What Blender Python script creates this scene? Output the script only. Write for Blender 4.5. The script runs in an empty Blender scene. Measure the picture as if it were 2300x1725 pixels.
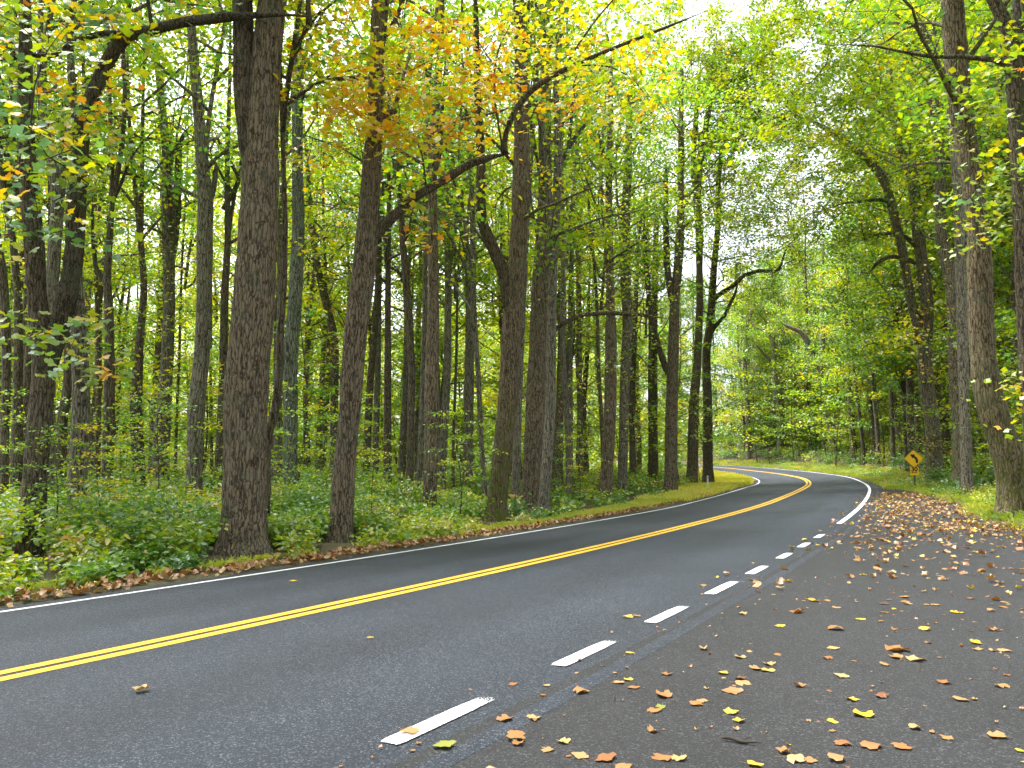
import bpy, math, random
import numpy as np
from mathutils import Vector

RS = np.random.RandomState(11)
random.seed(5)
SC = bpy.context.scene
COL = SC.collection

# ------------------------------------------------------------------ camera
FPX, CXP, CYP, YH = 1737.0, 1150.0, 862.5, 1042.2      # the photograph's pixels (2300 x 1725)
CAMH = 1.55
PIT = math.atan((YH - CYP) / FPX)
cam_d = bpy.data.cameras.new('camera')
cam = bpy.data.objects.new('camera', cam_d)
COL.objects.link(cam)
cam.location = (0, 0, CAMH)
cam.rotation_euler = (math.pi / 2 + PIT, 0, 0)
cam_d.sensor_width = 36.0
cam_d.lens = 36.0 * FPX / 2300.0
cam_d.clip_start = 0.05
cam_d.clip_end = 3000
SC.camera = cam

# ------------------------------------------------------------------ sky, sun, exposure
SUN_EL, SUN_AZ = math.radians(72), math.radians(-60)   # soft high sun behind thin cloud
world = bpy.data.worlds.new('World')
SC.world = world
world.use_nodes = True
nt = world.node_tree
nt.nodes.clear()
sky = nt.nodes.new('ShaderNodeTexSky')
sky.sky_type = 'NISHITA'
sky.sun_disc = False
sky.sun_elevation = SUN_EL
sky.sun_rotation = SUN_AZ
sky.air_density = 1.0
sky.dust_density = 4.0
sky.ozone_density = 1.0
bw = nt.nodes.new('ShaderNodeRGBToBW')
mixw = nt.nodes.new('ShaderNodeMix')
mixw.data_type = 'RGBA'
mixw.inputs[0].default_value = 0.76                    # overcast: the cloud takes the blue out of the sky
bg = nt.nodes.new('ShaderNodeBackground')
bg.inputs[1].default_value = 0.15
outw = nt.nodes.new('ShaderNodeOutputWorld')
nt.links.new(sky.outputs[0], bw.inputs[0])
nt.links.new(sky.outputs[0], mixw.inputs[6])
nt.links.new(bw.outputs[0], mixw.inputs[7])
nt.links.new(mixw.outputs[2], bg.inputs[0])
nt.links.new(bg.outputs[0], outw.inputs[0])
sun_d = bpy.data.lights.new('sun', 'SUN')
sun_d.energy = 1.5
sun_d.angle = math.radians(25)
sun_d.color = (1.0, 0.97, 0.92)
sun = bpy.data.objects.new('sun', sun_d)
COL.objects.link(sun)
sdir = Vector((math.sin(SUN_AZ) * math.cos(SUN_EL), math.cos(SUN_AZ) * math.cos(SUN_EL), math.sin(SUN_EL)))
sun.rotation_euler = (-sdir).to_track_quat('-Z', 'Y').to_euler()
SC.view_settings.view_transform = 'Standard'
SC.view_settings.look = 'None'
SC.view_settings.gamma = 1.0
SC.view_settings.exposure = 2.28
SC.view_settings.use_curve_mapping = False
SC.cycles.use_denoising = True
SC.cycles.max_bounces = 5
SC.cycles.diffuse_bounces = 4
SC.cycles.glossy_bounces = 2
SC.cycles.transmission_bounces = 4
SC.cycles.use_adaptive_sampling = True
SC.cycles.adaptive_threshold = 0.03
SC.cycles.sample_clamp_indirect = 6.0

# ------------------------------------------------------------------ pixel to world helpers
_fw = np.array([0, math.cos(PIT), math.sin(PIT)])
_up = np.array([0, -math.sin(PIT), math.cos(PIT)])


def ray(px, py):
    d = _fw + np.array([(px - CXP) / FPX, 0, 0]) + _up * (-(py - CYP) / FPX)
    return d


def at(px, py, D):
    """point on the upright plane D metres ahead"""
    d = ray(px, py)
    return np.array([0, 0, CAMH]) + d * (D / d[1])


# ------------------------------------------------------------------ road centre line (fitted)
STEP = 0.5
S = np.arange(-60, 190, STEP)
KN = np.array([-8, 12, 25, 35, 45, 55, 65, 75, 90, 110, 150.])
KK = [0.0059, 0.0038, 0.0018, 0.0019, 0.0034, 0.0061, 0.0092, 0.0118, 0.0140, 0.0163, 0.0185]
KZ = [0.0179, -0.0232, -0.0471, 0.0304, 0.0879, 0.1139, 0.2573, 0.3826, 0.7056, 1.3619, 1.5711]
KE = [0.0449, 0.0524, 0.0571, 0.0469, 0.0244, 0.0281, 0.0448, 0.0428, 0.0409, 0.0260, 0.0221]
DL, DR = 3.72, 3.63


def smooth(a, n=11):
    k = np.hanning(n + 2)[1:-1]
    k /= k.sum()
    return np.convolve(np.pad(a, n // 2, mode='edge'), k, 'valid')


K_ = np.interp(S, KN, KK)
CZ = smooth(np.interp(S, KN, KZ), 21)
CE = smooth(np.interp(S, KN, KE), 21)
_i0 = int(np.argmin(abs(S)))
_h = -np.cumsum(K_) * STEP
CH = _h - _h[_i0] + 0.5454
CX_ = np.cumsum(np.sin(CH)) * STEP
CY_ = np.cumsum(np.cos(CH)) * STEP
CX_ += -1.9213 - CX_[_i0]
CY_ += 8.7672 - CY_[_i0]
CXY = np.stack([CX_, CY_], 1)
NRM = np.stack([np.cos(CH), -np.sin(CH)], 1)


def sd(x, y):
    """arc length and signed offset (right positive) of the nearest road point"""
    x = np.atleast_1d(np.asarray(x, float)); y = np.atleast_1d(np.asarray(y, float))
    out_s = np.empty(len(x)); out_d = np.empty(len(x)); idx = np.empty(len(x), int)
    for a in range(0, len(x), 4000):
        P = np.stack([x[a:a + 4000], y[a:a + 4000]], 1)
        D2 = ((P[:, None, :] - CXY[None]) ** 2).sum(2)
        j = D2.argmin(1)
        v = P - CXY[j]
        out_s[a:a + 4000] = S[j]
        sg = (v * NRM[j]).sum(1)
        out_d[a:a + 4000] = np.sign(sg) * np.sqrt(D2[np.arange(len(j)), j])
        idx[a:a + 4000] = j
    return out_s, out_d, idx


def road_pt(s, d, dz=0.0):
    s = np.asarray(s, float); d = np.asarray(d, float)
    x = np.interp(s, S, CX_) + d * np.interp(s, S, NRM[:, 0])
    y = np.interp(s, S, CY_) + d * np.interp(s, S, NRM[:, 1])
    z = np.interp(s, S, CZ) + np.interp(s, S, CE) * np.clip(d, -DL - 0.9, DR) + 0.012 * np.clip(d - DR, 0, 12) + dz
    return np.stack([x, y, z], -1)


# outer edge of the pull-off, d as a function of s, from the photograph's edge points
EDGE_PX = [(1945, 1085), (1990, 1098), (2050, 1105), (2090, 1118), (2150, 1128), (2180, 1160), (2260, 1185), (2300, 1196)]
_es, _ed = [], []
for px, py in EDGE_PX:
    r = ray(px, py)
    t = (0.24 - CAMH) / r[2]
    s_, d_, _ = sd(r[0] * t, r[1] * t)
    _es.append(s_[0]); _ed.append(max(d_[0], DR + 0.5))
_o = np.argsort(_es)
_es = np.array(_es)[_o]; _ed = np.array(_ed)[_o]
ES = np.concatenate([[-60, _es[0] - 6], _es, [_es[-1] + 5, 190]])
ED = np.concatenate([[_ed[0] + 1.5, _ed[0] + 0.8], _ed, [DR + 0.45, DR + 0.45]])
print('pull-off edge', list(zip(_es.round(1), _ed.round(1))))


def edge_d(s):
    return np.interp(s, ES, ED)


_ng = np.random.RandomState(3).rand(64, 64)


def vnoise(x, y):
    x = np.asarray(x, float); y = np.asarray(y, float)
    xi = np.floor(x).astype(int); yi = np.floor(y).astype(int)
    fx = x - xi; fy = y - yi
    fx = fx * fx * (3 - 2 * fx); fy = fy * fy * (3 - 2 * fy)
    g = lambda a, b: _ng[a % 64, b % 64]
    return (g(xi, yi) * (1 - fx) * (1 - fy) + g(xi + 1, yi) * fx * (1 - fy) + g(xi, yi + 1) * (1 - fx) * fy + g(xi + 1, yi + 1) * fx * fy) - 0.5


def sstep(a, b, x):
    t = np.clip((x - a) / (b - a), 0, 1)
    return t * t * (3 - 2 * t)


_sub = slice(0, None, 6)


def terrain(x, y):
    x = np.atleast_1d(np.asarray(x, float)); y = np.atleast_1d(np.asarray(y, float))
    s, d, j = sd(x, y)
    zi = np.empty(len(x))
    C = CXY[_sub]; Zc = CZ[_sub]
    for a in range(0, len(x), 4000):
        D2 = (x[a:a + 4000, None] - C[None, :, 0]) ** 2 + (y[a:a + 4000, None] - C[None, :, 1]) ** 2
        w = 1 / (D2 + 4) ** 2
        zi[a:a + 4000] = (w * Zc[None]).sum(1) / w.sum(1)
    ad = np.abs(d)
    t = sstep(6, 22, ad)
    base = CZ[j] * (1 - t) + zi * t
    e = edge_d(s)
    z = base.copy()
    # left side
    L = d < 0
    q = np.clip(-d - DL - 0.55, 0, None)
    zl = base - CE[j] * (DL + 0.55) * (1 - 0.5 * t) - 0.02 * np.clip(q, 0, 6) + 0.35 * vnoise(x * .16, y * .16) * sstep(1, 8, q) + 0.02
    zl = np.where(q <= 0, base + CE[j] * np.clip(d, -DL - .9, 0) - 0.07, zl)
    # right side
    q = np.clip(d - e, 0, None)
    slope2 = np.interp(s, [-20, 25, 45, 62, 120], [.10, .12, .20, .36, .34])
    bank = 0.07 * np.clip(q, 0, 2.5) + slope2 * np.clip(q - 2.0, 0, 9) + .18 * np.clip(q - 11, 0, 26) + 0.07 * np.clip(q - 37, 0, 60) + 0.45 * vnoise(x * .15 + 9, y * .15) * sstep(2, 9, q)
    zr = base + CE[j] * DR + 0.012 * np.clip(np.minimum(d, e) - DR, 0, 12) + bank + 0.02
    zr = np.where(d < e, base + CE[j] * np.clip(d, 0, DR) + 0.012 * np.clip(d - DR, 0, 12) - 0.07, zr)
    return np.where(L, zl, zr)


def ground_hit(px, py):
    r = ray(px, py)
    for D in np.arange(3, 170, 0.25):
        p = np.array([0, 0, CAMH]) + r * (D / r[1])
        if p[2] <= terrain(p[0], p[1])[0]:
            return p
    return p


# ------------------------------------------------------------------ materials
def new_mat(name):
    m = bpy.data.materials.new(name)
    m.use_nodes = True
    m.node_tree.nodes.clear()
    return m, m.node_tree, m.node_tree.nodes.new('ShaderNodeOutputMaterial')


def node(t, typ, **kw):
    n = t.nodes.new(typ)
    for k, v in kw.items():
        if k.startswith('i_'):
            n.inputs[int(k[2:])].default_value = v
        else:
            setattr(n, k, v)
    return n


def ramp(t, stops):
    r = t.nodes.new('ShaderNodeValToRGB')
    el = r.color_ramp.elements
    while len(el) < len(stops):
        el.new(0.5)
    for e, (p, c) in zip(el, stops):
        e.position = p
        e.color = (*c, 1)
    return r


def mixc(t, fac, a, b, mode='MIX'):
    m = t.nodes.new('ShaderNodeMix')
    m.data_type = 'RGBA'
    m.blend_type = mode
    for sock, v in ((0, fac), (6, a), (7, b)):
        if isinstance(v, bpy.types.NodeSocket):
            t.links.new(v, m.inputs[sock])
        else:
            m.inputs[sock].default_value = v if sock == 0 else (*v, 1)
    return m.outputs[2]


def math_(t, op, a, b=None):
    m = t.nodes.new('ShaderNodeMath')
    m.operation = op
    for i, v in enumerate((a, b)):
        if v is None:
            continue
        if isinstance(v, bpy.types.NodeSocket):
            t.links.new(v, m.inputs[i])
        else:
            m.inputs[i].default_value = v
    return m.outputs[0]


def noise(t, vec, scale, detail=4, rough=.55):
    n = t.nodes.new('ShaderNodeTexNoise')
    n.inputs['Scale'].default_value = scale
    n.inputs['Detail'].default_value = detail
    n.inputs['Roughness'].default_value = rough
    if vec is not None:
        t.links.new(vec, n.inputs['Vector'])
    return n.outputs[0]


def leaf_mat(name, stops, trans=0.5, gloss=0.06, tboost=1.25):
    """leaf colour from the leaf's own tint, shifted by the tree's object colour"""
    m, t, o = new_mat(name)
    at_ = node(t, 'ShaderNodeAttribute', attribute_name='tint')
    oi = node(t, 'ShaderNodeObjectInfo')
    sp = node(t, 'ShaderNodeSeparateColor')
    t.links.new(oi.outputs['Color'], sp.inputs[0])
    f = math_(t, 'ADD', at_.outputs['Fac'], math_(t, 'SUBTRACT', sp.outputs[0], 0.5))
    r = ramp(t, stops)
    t.links.new(f, r.inputs[0])
    c = r.outputs[0]
    br = math_(t, 'MULTIPLY', sp.outputs[1], 2.0)
    cb = node(t, 'ShaderNodeCombineColor')
    for k in range(3):
        t.links.new(br, cb.inputs[k])
    c = mixc(t, 1.0, c, cb.outputs[0], 'MULTIPLY')
    df = node(t, 'ShaderNodeBsdfDiffuse')
    tr = node(t, 'ShaderNodeBsdfTranslucent')
    t.links.new(c, df.inputs[0])
    hs = node(t, 'ShaderNodeHueSaturation')
    hs.inputs['Saturation'].default_value = 1.12
    hs.inputs['Value'].default_value = tboost
    t.links.new(c, hs.inputs['Color'])
    t.links.new(hs.outputs[0], tr.inputs[0])
    mx = node(t, 'ShaderNodeMixShader', i_0=trans)
    t.links.new(df.outputs[0], mx.inputs[1]); t.links.new(tr.outputs[0], mx.inputs[2])
    gl = node(t, 'ShaderNodeBsdfGlossy')
    gl.inputs['Roughness'].default_value = 0.42
    gl.inputs['Color'].default_value = (.9, .95, 1, 1)
    m2 = node(t, 'ShaderNodeMixShader', i_0=gloss)
    t.links.new(mx.outputs[0], m2.inputs[1]); t.links.new(gl.outputs[0], m2.inputs[2])
    t.links.new(m2.outputs[0], o.inputs[0])
    return m


TREE_STOPS = [(0.0, (.060, .160, .042)), (.22, (.125, .250, .040)), (.45, (.270, .360, .036)), (.62, (.52, .47, .034)),
              (.78, (.70, .44, .030)), (.9, (.62, .27, .025)), (1.0, (.30, .10, .03))]
M_LEAF = leaf_mat('autumn_leaf', TREE_STOPS, trans=.56, gloss=.05, tboost=1.38)
M_HERO = leaf_mat('tulip_leaf', [(0.0, (.11, .21, .10)), (.22, (.15, .28, .070)), (.45, (.30, .40, .030)), (.62, (.56, .50, .030)),
              (.78, (.74, .47, .025)), (.9, (.64, .27, .025)), (1.0, (.30, .10, .03))], trans=.55, gloss=.09)
M_SHRUB = leaf_mat('shrub_leaf', [(0.0, (.065, .150, .036)), (.35, (.130, .250, .036)), (.6, (.260, .360, .034)), (.8, (.48, .46, .05)),
                                  (.92, (.50, .34, .12)), (1.0, (.26, .14, .07))], trans=.5, gloss=.06)
M_GRASS = leaf_mat('verge_grass', [(0.0, (.13, .25, .04)), (.4, (.32, .43, .05)), (.7, (.56, .54, .07)), (1.0, (.60, .48, .16))], trans=.4, gloss=.05)
M_LITTER = leaf_mat('fallen_leaf', [(0.0, (.15, .20, .04)), (.14, (.50, .36, .025)), (.28, (.38, .26, .115)), (.45, (.30, .145, .045)),
                                    (.65, (.24, .095, .032)), (.85, (.14, .060, .030)), (1.0, (.07, .040, .025))], trans=.15, gloss=.06)


def bark_mat(name, ridge=True):
    m, t, o = new_mat(name)
    tc = node(t, 'ShaderNodeTexCoord')
    mp = node(t, 'ShaderNodeMapping')
    mp.inputs['Scale'].default_value = (1, 1, .13)
    t.links.new(tc.outputs['Object'], mp.inputs[0])
    v = mp.outputs[0]
    n1 = noise(t, v, 26, 5, .62)
    n2 = noise(t, v, 70, 3, .6)
    n3 = noise(t, tc.outputs['Object'], 2.2, 3, .6)
    n4 = noise(t, tc.outputs['Object'], 38, 2, .5)
    oi = node(t, 'ShaderNodeObjectInfo')
    dark = mixc(t, 1.0, oi.outputs['Color'], (.22, .20, .18), 'MULTIPLY')
    # interlacing ridges: stretched cells, warped, with dark furrows between
    wv = node(t, 'ShaderNodeVectorMath', operation='MULTIPLY_ADD')
    nc = t.nodes.new('ShaderNodeTexNoise')
    nc.inputs['Scale'].default_value = 5.0
    t.links.new(tc.outputs['Object'], nc.inputs['Vector'])
    t.links.new(nc.outputs['Color'], wv.inputs[0])
    wv.inputs[1].default_value = (.10, .10, .10)
    t.links.new(v, wv.inputs[2])
    vo = t.nodes.new('ShaderNodeTexVoronoi')
    vo.feature = 'DISTANCE_TO_EDGE'
    vo.inputs['Scale'].default_value = 17
    t.links.new(wv.outputs[0], vo.inputs['Vector'])
    fur = math_(t, 'ADD', math_(t, 'MULTIPLY', vo.outputs['Distance'], 1.6), math_(t, 'MULTIPLY', n1, .75))
    r = ramp(t, [(.40, (0, 0, 0)), (.60, (.72, .72, .72)), (.85, (1, 1, 1))])
    t.links.new(fur, r.inputs[0])
    light = mixc(t, 1.0, oi.outputs['Color'], (1.25, 1.25, 1.22), 'MULTIPLY')
    c = mixc(t, r.outputs[0], dark, light)
    # grey-green lichen bloom and pale flecks
    r3 = ramp(t, [(.48, (0, 0, 0)), (.72, (1, 1, 1))])
    t.links.new(n3, r3.inputs[0])
    c = mixc(t, math_(t, 'MULTIPLY', r3.outputs[0], .45), c, (.11, .125, .085))
    r4 = ramp(t, [(.67, (0, 0, 0)), (.72, (1, 1, 1))])
    t.links.new(n4, r4.inputs[0])
    c = mixc(t, math_(t, 'MULTIPLY', r4.outputs[0], .55), c, (.30, .31, .25))
    # moss where the tree has it (object alpha below one), mostly low on the stem
    sep = node(t, 'ShaderNodeSeparateXYZ')
    t.links.new(tc.outputs['Object'], sep.inputs[0])
    moss = math_(t, 'SUBTRACT', 1.0, oi.outputs['Alpha'])
    hgt = node(t, 'ShaderNodeMapRange')
    hgt.inputs['From Min'].default_value = 0.0; hgt.inputs['From Max'].default_value = 5.0
    hgt.inputs['To Min'].default_value = 1.0; hgt.inputs['To Max'].default_value = 0.0
    t.links.new(sep.outputs[2], hgt.inputs[0])
    rm = ramp(t, [(.40, (0, 0, 0)), (.56, (1, 1, 1))])
    t.links.new(noise(t, tc.outputs['Object'], 3.2, 4, .65), rm.inputs[0])
    mf = math_(t, 'MULTIPLY', math_(t, 'MULTIPLY', rm.outputs[0], moss), hgt.outputs[0])
    c = mixc(t, mf, c, (.085, .105, .014))
    bs = node(t, 'ShaderNodeBsdfPrincipled')
    t.links.new(c, bs.inputs['Base Color'])
    bs.inputs['Roughness'].default_value = .9
    bs.inputs['Specular IOR Level'].default_value = .25
    h = math_(t, 'ADD', fur, math_(t, 'MULTIPLY', n2, .4))
    bp = node(t, 'ShaderNodeBump')
    bp.inputs['Strength'].default_value = .85
    bp.inputs['Distance'].default_value = .035
    t.links.new(h, bp.inputs['Height'])
    t.links.new(bp.outputs[0], bs.inputs['Normal'])
    t.links.new(bs.outputs[0], o.inputs[0])
    return m


M_BARK = bark_mat('furrowed_bark')


def simple_mat(name, col, rough=.6, spec=.4, metal=0, nscale=None, namp=.3):
    m, t, o = new_mat(name)
    bs = node(t, 'ShaderNodeBsdfPrincipled')
    bs.inputs['Base Color'].default_value = (*col, 1)
    bs.inputs['Roughness'].default_value = rough
    bs.inputs['Specular IOR Level'].default_value = spec
    bs.inputs['Metallic'].default_value = metal
    if nscale:
        tc = node(t, 'ShaderNodeTexCoord')
        r = ramp(t, [(.3, tuple(x * (1 - namp) for x in col)), (.7, tuple(min(1, x * (1 + namp)) for x in col))])
        t.links.new(noise(t, tc.outputs['Object'], nscale, 5), r.inputs[0])
        t.links.new(r.outputs[0], bs.inputs['Base Color'])
    t.links.new(bs.outputs[0], o.inputs[0])
    return m


M_TWIG = simple_mat('dark_twig', (.050, .042, .034), .9, .2)


def asphalt_mat(name, dark, light, speck, rough, big, track=0.0):
    m, t, o = new_mat(name)
    tc = node(t, 'ShaderNodeTexCoord')
    p = tc.outputs['Object']
    nf = noise(t, p, 95, 3, .7)
    rf = ramp(t, [(.32, dark), (.68, light)])
    t.links.new(nf, rf.inputs[0])
    c = rf.outputs[0]
    vo = node(t, 'ShaderNodeTexVoronoi')
    vo.inputs['Scale'].default_value = 120
    t.links.new(p, vo.inputs['Vector'])
    sp_ = node(t, 'ShaderNodeSeparateColor')
    t.links.new(vo.outputs['Color'], sp_.inputs[0])
    rs = ramp(t, [(.80, (0, 0, 0)), (.97, (1, 1, 1))])
    t.links.new(sp_.outputs[0], rs.inputs[0])
    c = mixc(t, math_(t, 'MULTIPLY', rs.outputs[0], speck), c, (.24, .25, .27))
    rk = ramp(t, [(.03, (1, 1, 1)), (.16, (0, 0, 0))])
    t.links.new(sp_.outputs[1], rk.inputs[0])
    c = mixc(t, math_(t, 'MULTIPLY', rk.outputs[0], .75), c, (.010, .010, .011))
    nb = noise(t, p, big, 5, .6)
    rb = ramp(t, [(.34, (.80, .80, .80)), (.66, (1.16, 1.16, 1.16))])
    t.links.new(nb, rb.inputs[0])
    c = mixc(t, 1.0, c, rb.outputs[0], 'MULTIPLY')
    # tyre paths, a little paler and smoother than the rest
    of = node(t, 'ShaderNodeAttribute', attribute_name='off')
    cs = math_(t, 'COSINE', math_(t, 'MULTIPLY', math_(t, 'SUBTRACT', math_(t, 'ABSOLUTE', of.outputs['Fac']), .95), 2 * math.pi / 1.75))
    trk = math_(t, 'ADD', 1.0, math_(t, 'MULTIPLY', math_(t, 'MULTIPLY', cs, nb), track))
    cb = node(t, 'ShaderNodeCombineColor')
    for k in range(3):
        t.links.new(trk, cb.inputs[k])
    c = mixc(t, 1.0, c, cb.outputs[0], 'MULTIPLY')
    bs = node(t, 'ShaderNodeBsdfPrincipled')
    t.links.new(c, bs.inputs['Base Color'])
    rr = node(t, 'ShaderNodeMapRange')
    rr.inputs['To Min'].default_value = rough - .1; rr.inputs['To Max'].default_value = rough + .12
    t.links.new(nb, rr.inputs[0])
    t.links.new(rr.outputs[0], bs.inputs['Roughness'])
    bs.inputs['Specular IOR Level'].default_value = .30
    bp = node(t, 'ShaderNodeBump')
    bp.inputs['Strength'].default_value = .7
    bp.inputs['Distance'].default_value = .006
    t.links.new(math_(t, 'ADD', nf, math_(t, 'MULTIPLY', vo.outputs['Distance'], 1.2)), bp.inputs['Height'])
    t.links.new(bp.outputs[0], bs.inputs['Normal'])
    t.links.new(bs.outputs[0], o.inputs[0])
    return m


M_ROAD = asphalt_mat('road_asphalt', (.0045, .007, .011), (.028, .038, .057), .42, .66, .35, .22)
M_PULL = asphalt_mat('pull_off_asphalt', (.010, .0105, .012), (.027, .028, .030), .22, .72, .8)


def paint_mat(name, col, wear):
    m, t, o = new_mat(name)
    tc = node(t, 'ShaderNodeTexCoord')
    n1 = noise(t, tc.outputs['Object'], 85, 3, .7)
    n2 = noise(t, tc.outputs['Object'], 3.0, 4, .6)
    a = node(t, 'ShaderNodeAttribute', attribute_name='fade')
    r = ramp(t, [(.25, tuple(c * .78 for c in col)), (.65, col)])
    t.links.new(n2, r.inputs[0])
    bs = node(t, 'ShaderNodeBsdfPrincipled')
    t.links.new(r.outputs[0], bs.inputs['Base Color'])
    bs.inputs['Roughness'].default_value = .65
    tp = node(t, 'ShaderNodeBsdfTransparent')
    # paint misses the pits of the asphalt and thins where the spray ran out
    cov = math_(t, 'SUBTRACT', math_(t, 'ADD', n1, .62 - wear), math_(t, 'MULTIPLY', a.outputs['Fac'], .95))
    rc = ramp(t, [(.46, (0, 0, 0)), (.56, (1, 1, 1))])
    t.links.new(cov, rc.inputs[0])
    mx = node(t, 'ShaderNodeMixShader')
    t.links.new(rc.outputs[0], mx.inputs[0])
    t.links.new(tp.outputs[0], mx.inputs[1]); t.links.new(bs.outputs[0], mx.inputs[2])
    t.links.new(mx.outputs[0], o.inputs[0])
    return m


M_WHITE = paint_mat('white_road_paint', (.80, .81, .82), .245)
M_YELLOW = paint_mat('yellow_road_paint', (.78, .44, .020), .255)


def ground_mat():
    m, t, o = new_mat('forest_floor')
    tc = node(t, 'ShaderNodeTexCoord')
    p = tc.outputs['Object']
    r = ramp(t, [(.30, (.035, .028, .016)), (.5, (.075, .065, .028)), (.68, (.060, .085, .025))])
    t.links.new(noise(t, p, 1.4, 7, .7), r.inputs[0])
    r2 = ramp(t, [(.4, (.55, .55, .55)), (.66, (1.5, 1.3, 1.1))])
    t.links.new(noise(t, p, 22, 4, .7), r2.inputs[0])
    c = mixc(t, 1.0, r.outputs[0], r2.outputs[0], 'MULTIPLY')
    bs = node(t, 'ShaderNodeBsdfPrincipled')
    t.links.new(c, bs.inputs['Base Color'])
    bs.inputs['Roughness'].default_value = .95
    bp = node(t, 'ShaderNodeBump')
    bp.inputs['Strength'].default_value = .8; bp.inputs['Distance'].default_value = .05
    t.links.new(noise(t, p, 14, 5, .7), bp.inputs['Height'])
    t.links.new(bp.outputs[0], bs.inputs['Normal'])
    t.links.new(bs.outputs[0], o.inputs[0])
    return m


M_GROUND = ground_mat()


# ------------------------------------------------------------------ mesh helpers
def mesh_np(name, V, F, mat, attrs=None, smooth_=True):
    """V (n,3), F (m,k) with k 3 or 4"""
    V = np.ascontiguousarray(V, np.float32); F = np.ascontiguousarray(F, np.int32)
    me = bpy.data.meshes.new(name)
    k = F.shape[1]
    me.vertices.add(len(V)); me.vertices.foreach_set('co', V.ravel())
    me.loops.add(F.size); me.loops.foreach_set('vertex_index', F.ravel())
    me.polygons.add(len(F))
    me.polygons.foreach_set('loop_start', np.arange(0, F.size, k, dtype=np.int32))
    if smooth_:
        me.polygons.foreach_set('use_smooth', np.ones(len(F), bool))
    for an, av in (attrs or {}).items():
        a = me.attributes.new(an, 'FLOAT', 'POINT')
        a.data.foreach_set('value', np.ascontiguousarray(av, np.float32))
    me.materials.append(mat)
    me.update(calc_edges=True)
    me.validate()
    return me


def link(name, data, parent=None, loc=None, color=None):
    o = bpy.data.objects.new(name, data)
    COL.objects.link(o)
    if parent is not None:
        o.parent = parent
    if loc is not None:
        o.location = loc
    if color is not None:
        o.color = color
    return o


def tag(o, label=None, cat=None, group=None, kind=None):
    if label: o['label'] = label
    if cat: o['category'] = cat
    if group: o['group'] = group
    if kind: o['kind'] = kind
    return o


class MB:
    def __init__(self):
        self.V = []; self.F = []; self.n = 0

    def add(self, V, F):
        self.V.append(V); self.F.append(np.asarray(F) + self.n); self.n += len(V)

    def tube(self, P, R, seg=8, ridge=None):
        P = np.asarray(P, float); R = np.asarray(R, float)
        T = np.gradient(P, axis=0)
        T /= np.linalg.norm(T, axis=1)[:, None] + 1e-9
        ref = np.array([0.9, 0.3, 0.1]) if abs(T[0][0]) < .8 else np.array([0, 1., 0])
        u = np.cross(T[0], ref); u /= np.linalg.norm(u)
        U = np.empty_like(P)
        for i in range(len(P)):
            u = u - T[i] * (u @ T[i]); u /= np.linalg.norm(u) + 1e-9
            U[i] = u
        W = np.cross(T, U)
        a = np.linspace(0, 2 * math.pi, seg, endpoint=False)
        rr = R[:, None] * np.ones((1, seg))
        if ridge is not None:
            rr = rr + ridge
        V = P[:, None, :] + rr[:, :, None] * (np.cos(a)[None, :, None] * U[:, None, :] + np.sin(a)[None, :, None] * W[:, None, :])
        n = len(P)
        i, k = np.meshgrid(np.arange(n - 1), np.arange(seg), indexing='ij')
        k2 = (k + 1) % seg
        F = np.stack([i * seg + k, i * seg + k2, (i + 1) * seg + k2, (i + 1) * seg + k], -1).reshape(-1, 4)
        self.add(V.reshape(-1, 3), F)

    def mesh(self, name, mat):
        return mesh_np(name, np.vstack(self.V), np.vstack(self.F), mat)


def resample(P, n):
    """Catmull-like smoothing resample of a polyline with radius in the last column"""
    P = np.asarray(P, float)
    L = np.concatenate([[0], np.cumsum(np.linalg.norm(np.diff(P[:, :3], axis=0), axis=1))])
    t = np.linspace(0, L[-1], n)
    out = np.stack([np.interp(t, L, P[:, k]) for k in range(P.shape[1])], 1)
    w = max(3, int(n / len(P) * .9) | 1)
    if w > 3:
        k = np.hanning(w + 2)[1:-1]; k /= k.sum()
        for c in range(P.shape[1]):
            pad = np.concatenate([2 * out[0, c] - out[1:w // 2 + 1, c][::-1], out[:, c], 2 * out[-1, c] - out[-w // 2:-1, c][::-1]])
            out[:, c] = np.convolve(pad, k, 'valid')[:n]
    return out


# leaf templates: x across, y along, z out of the blade; size 1
KITE = (np.array([[0, 0, 0], [.36, .45, .07], [0, 1, -.06], [-.36, .45, .07]]), np.array([[0, 1, 2], [0, 2, 3]]))
OVATE = (np.array([[0, 0, 0], [.27, .28, .06], [.24, .62, .05], [0, 1, -.08], [-.24, .62, .05], [-.27, .28, .06]]),
         np.array([[0, 1, 2], [0, 2, 3], [0, 3, 4], [0, 4, 5]]))


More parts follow.
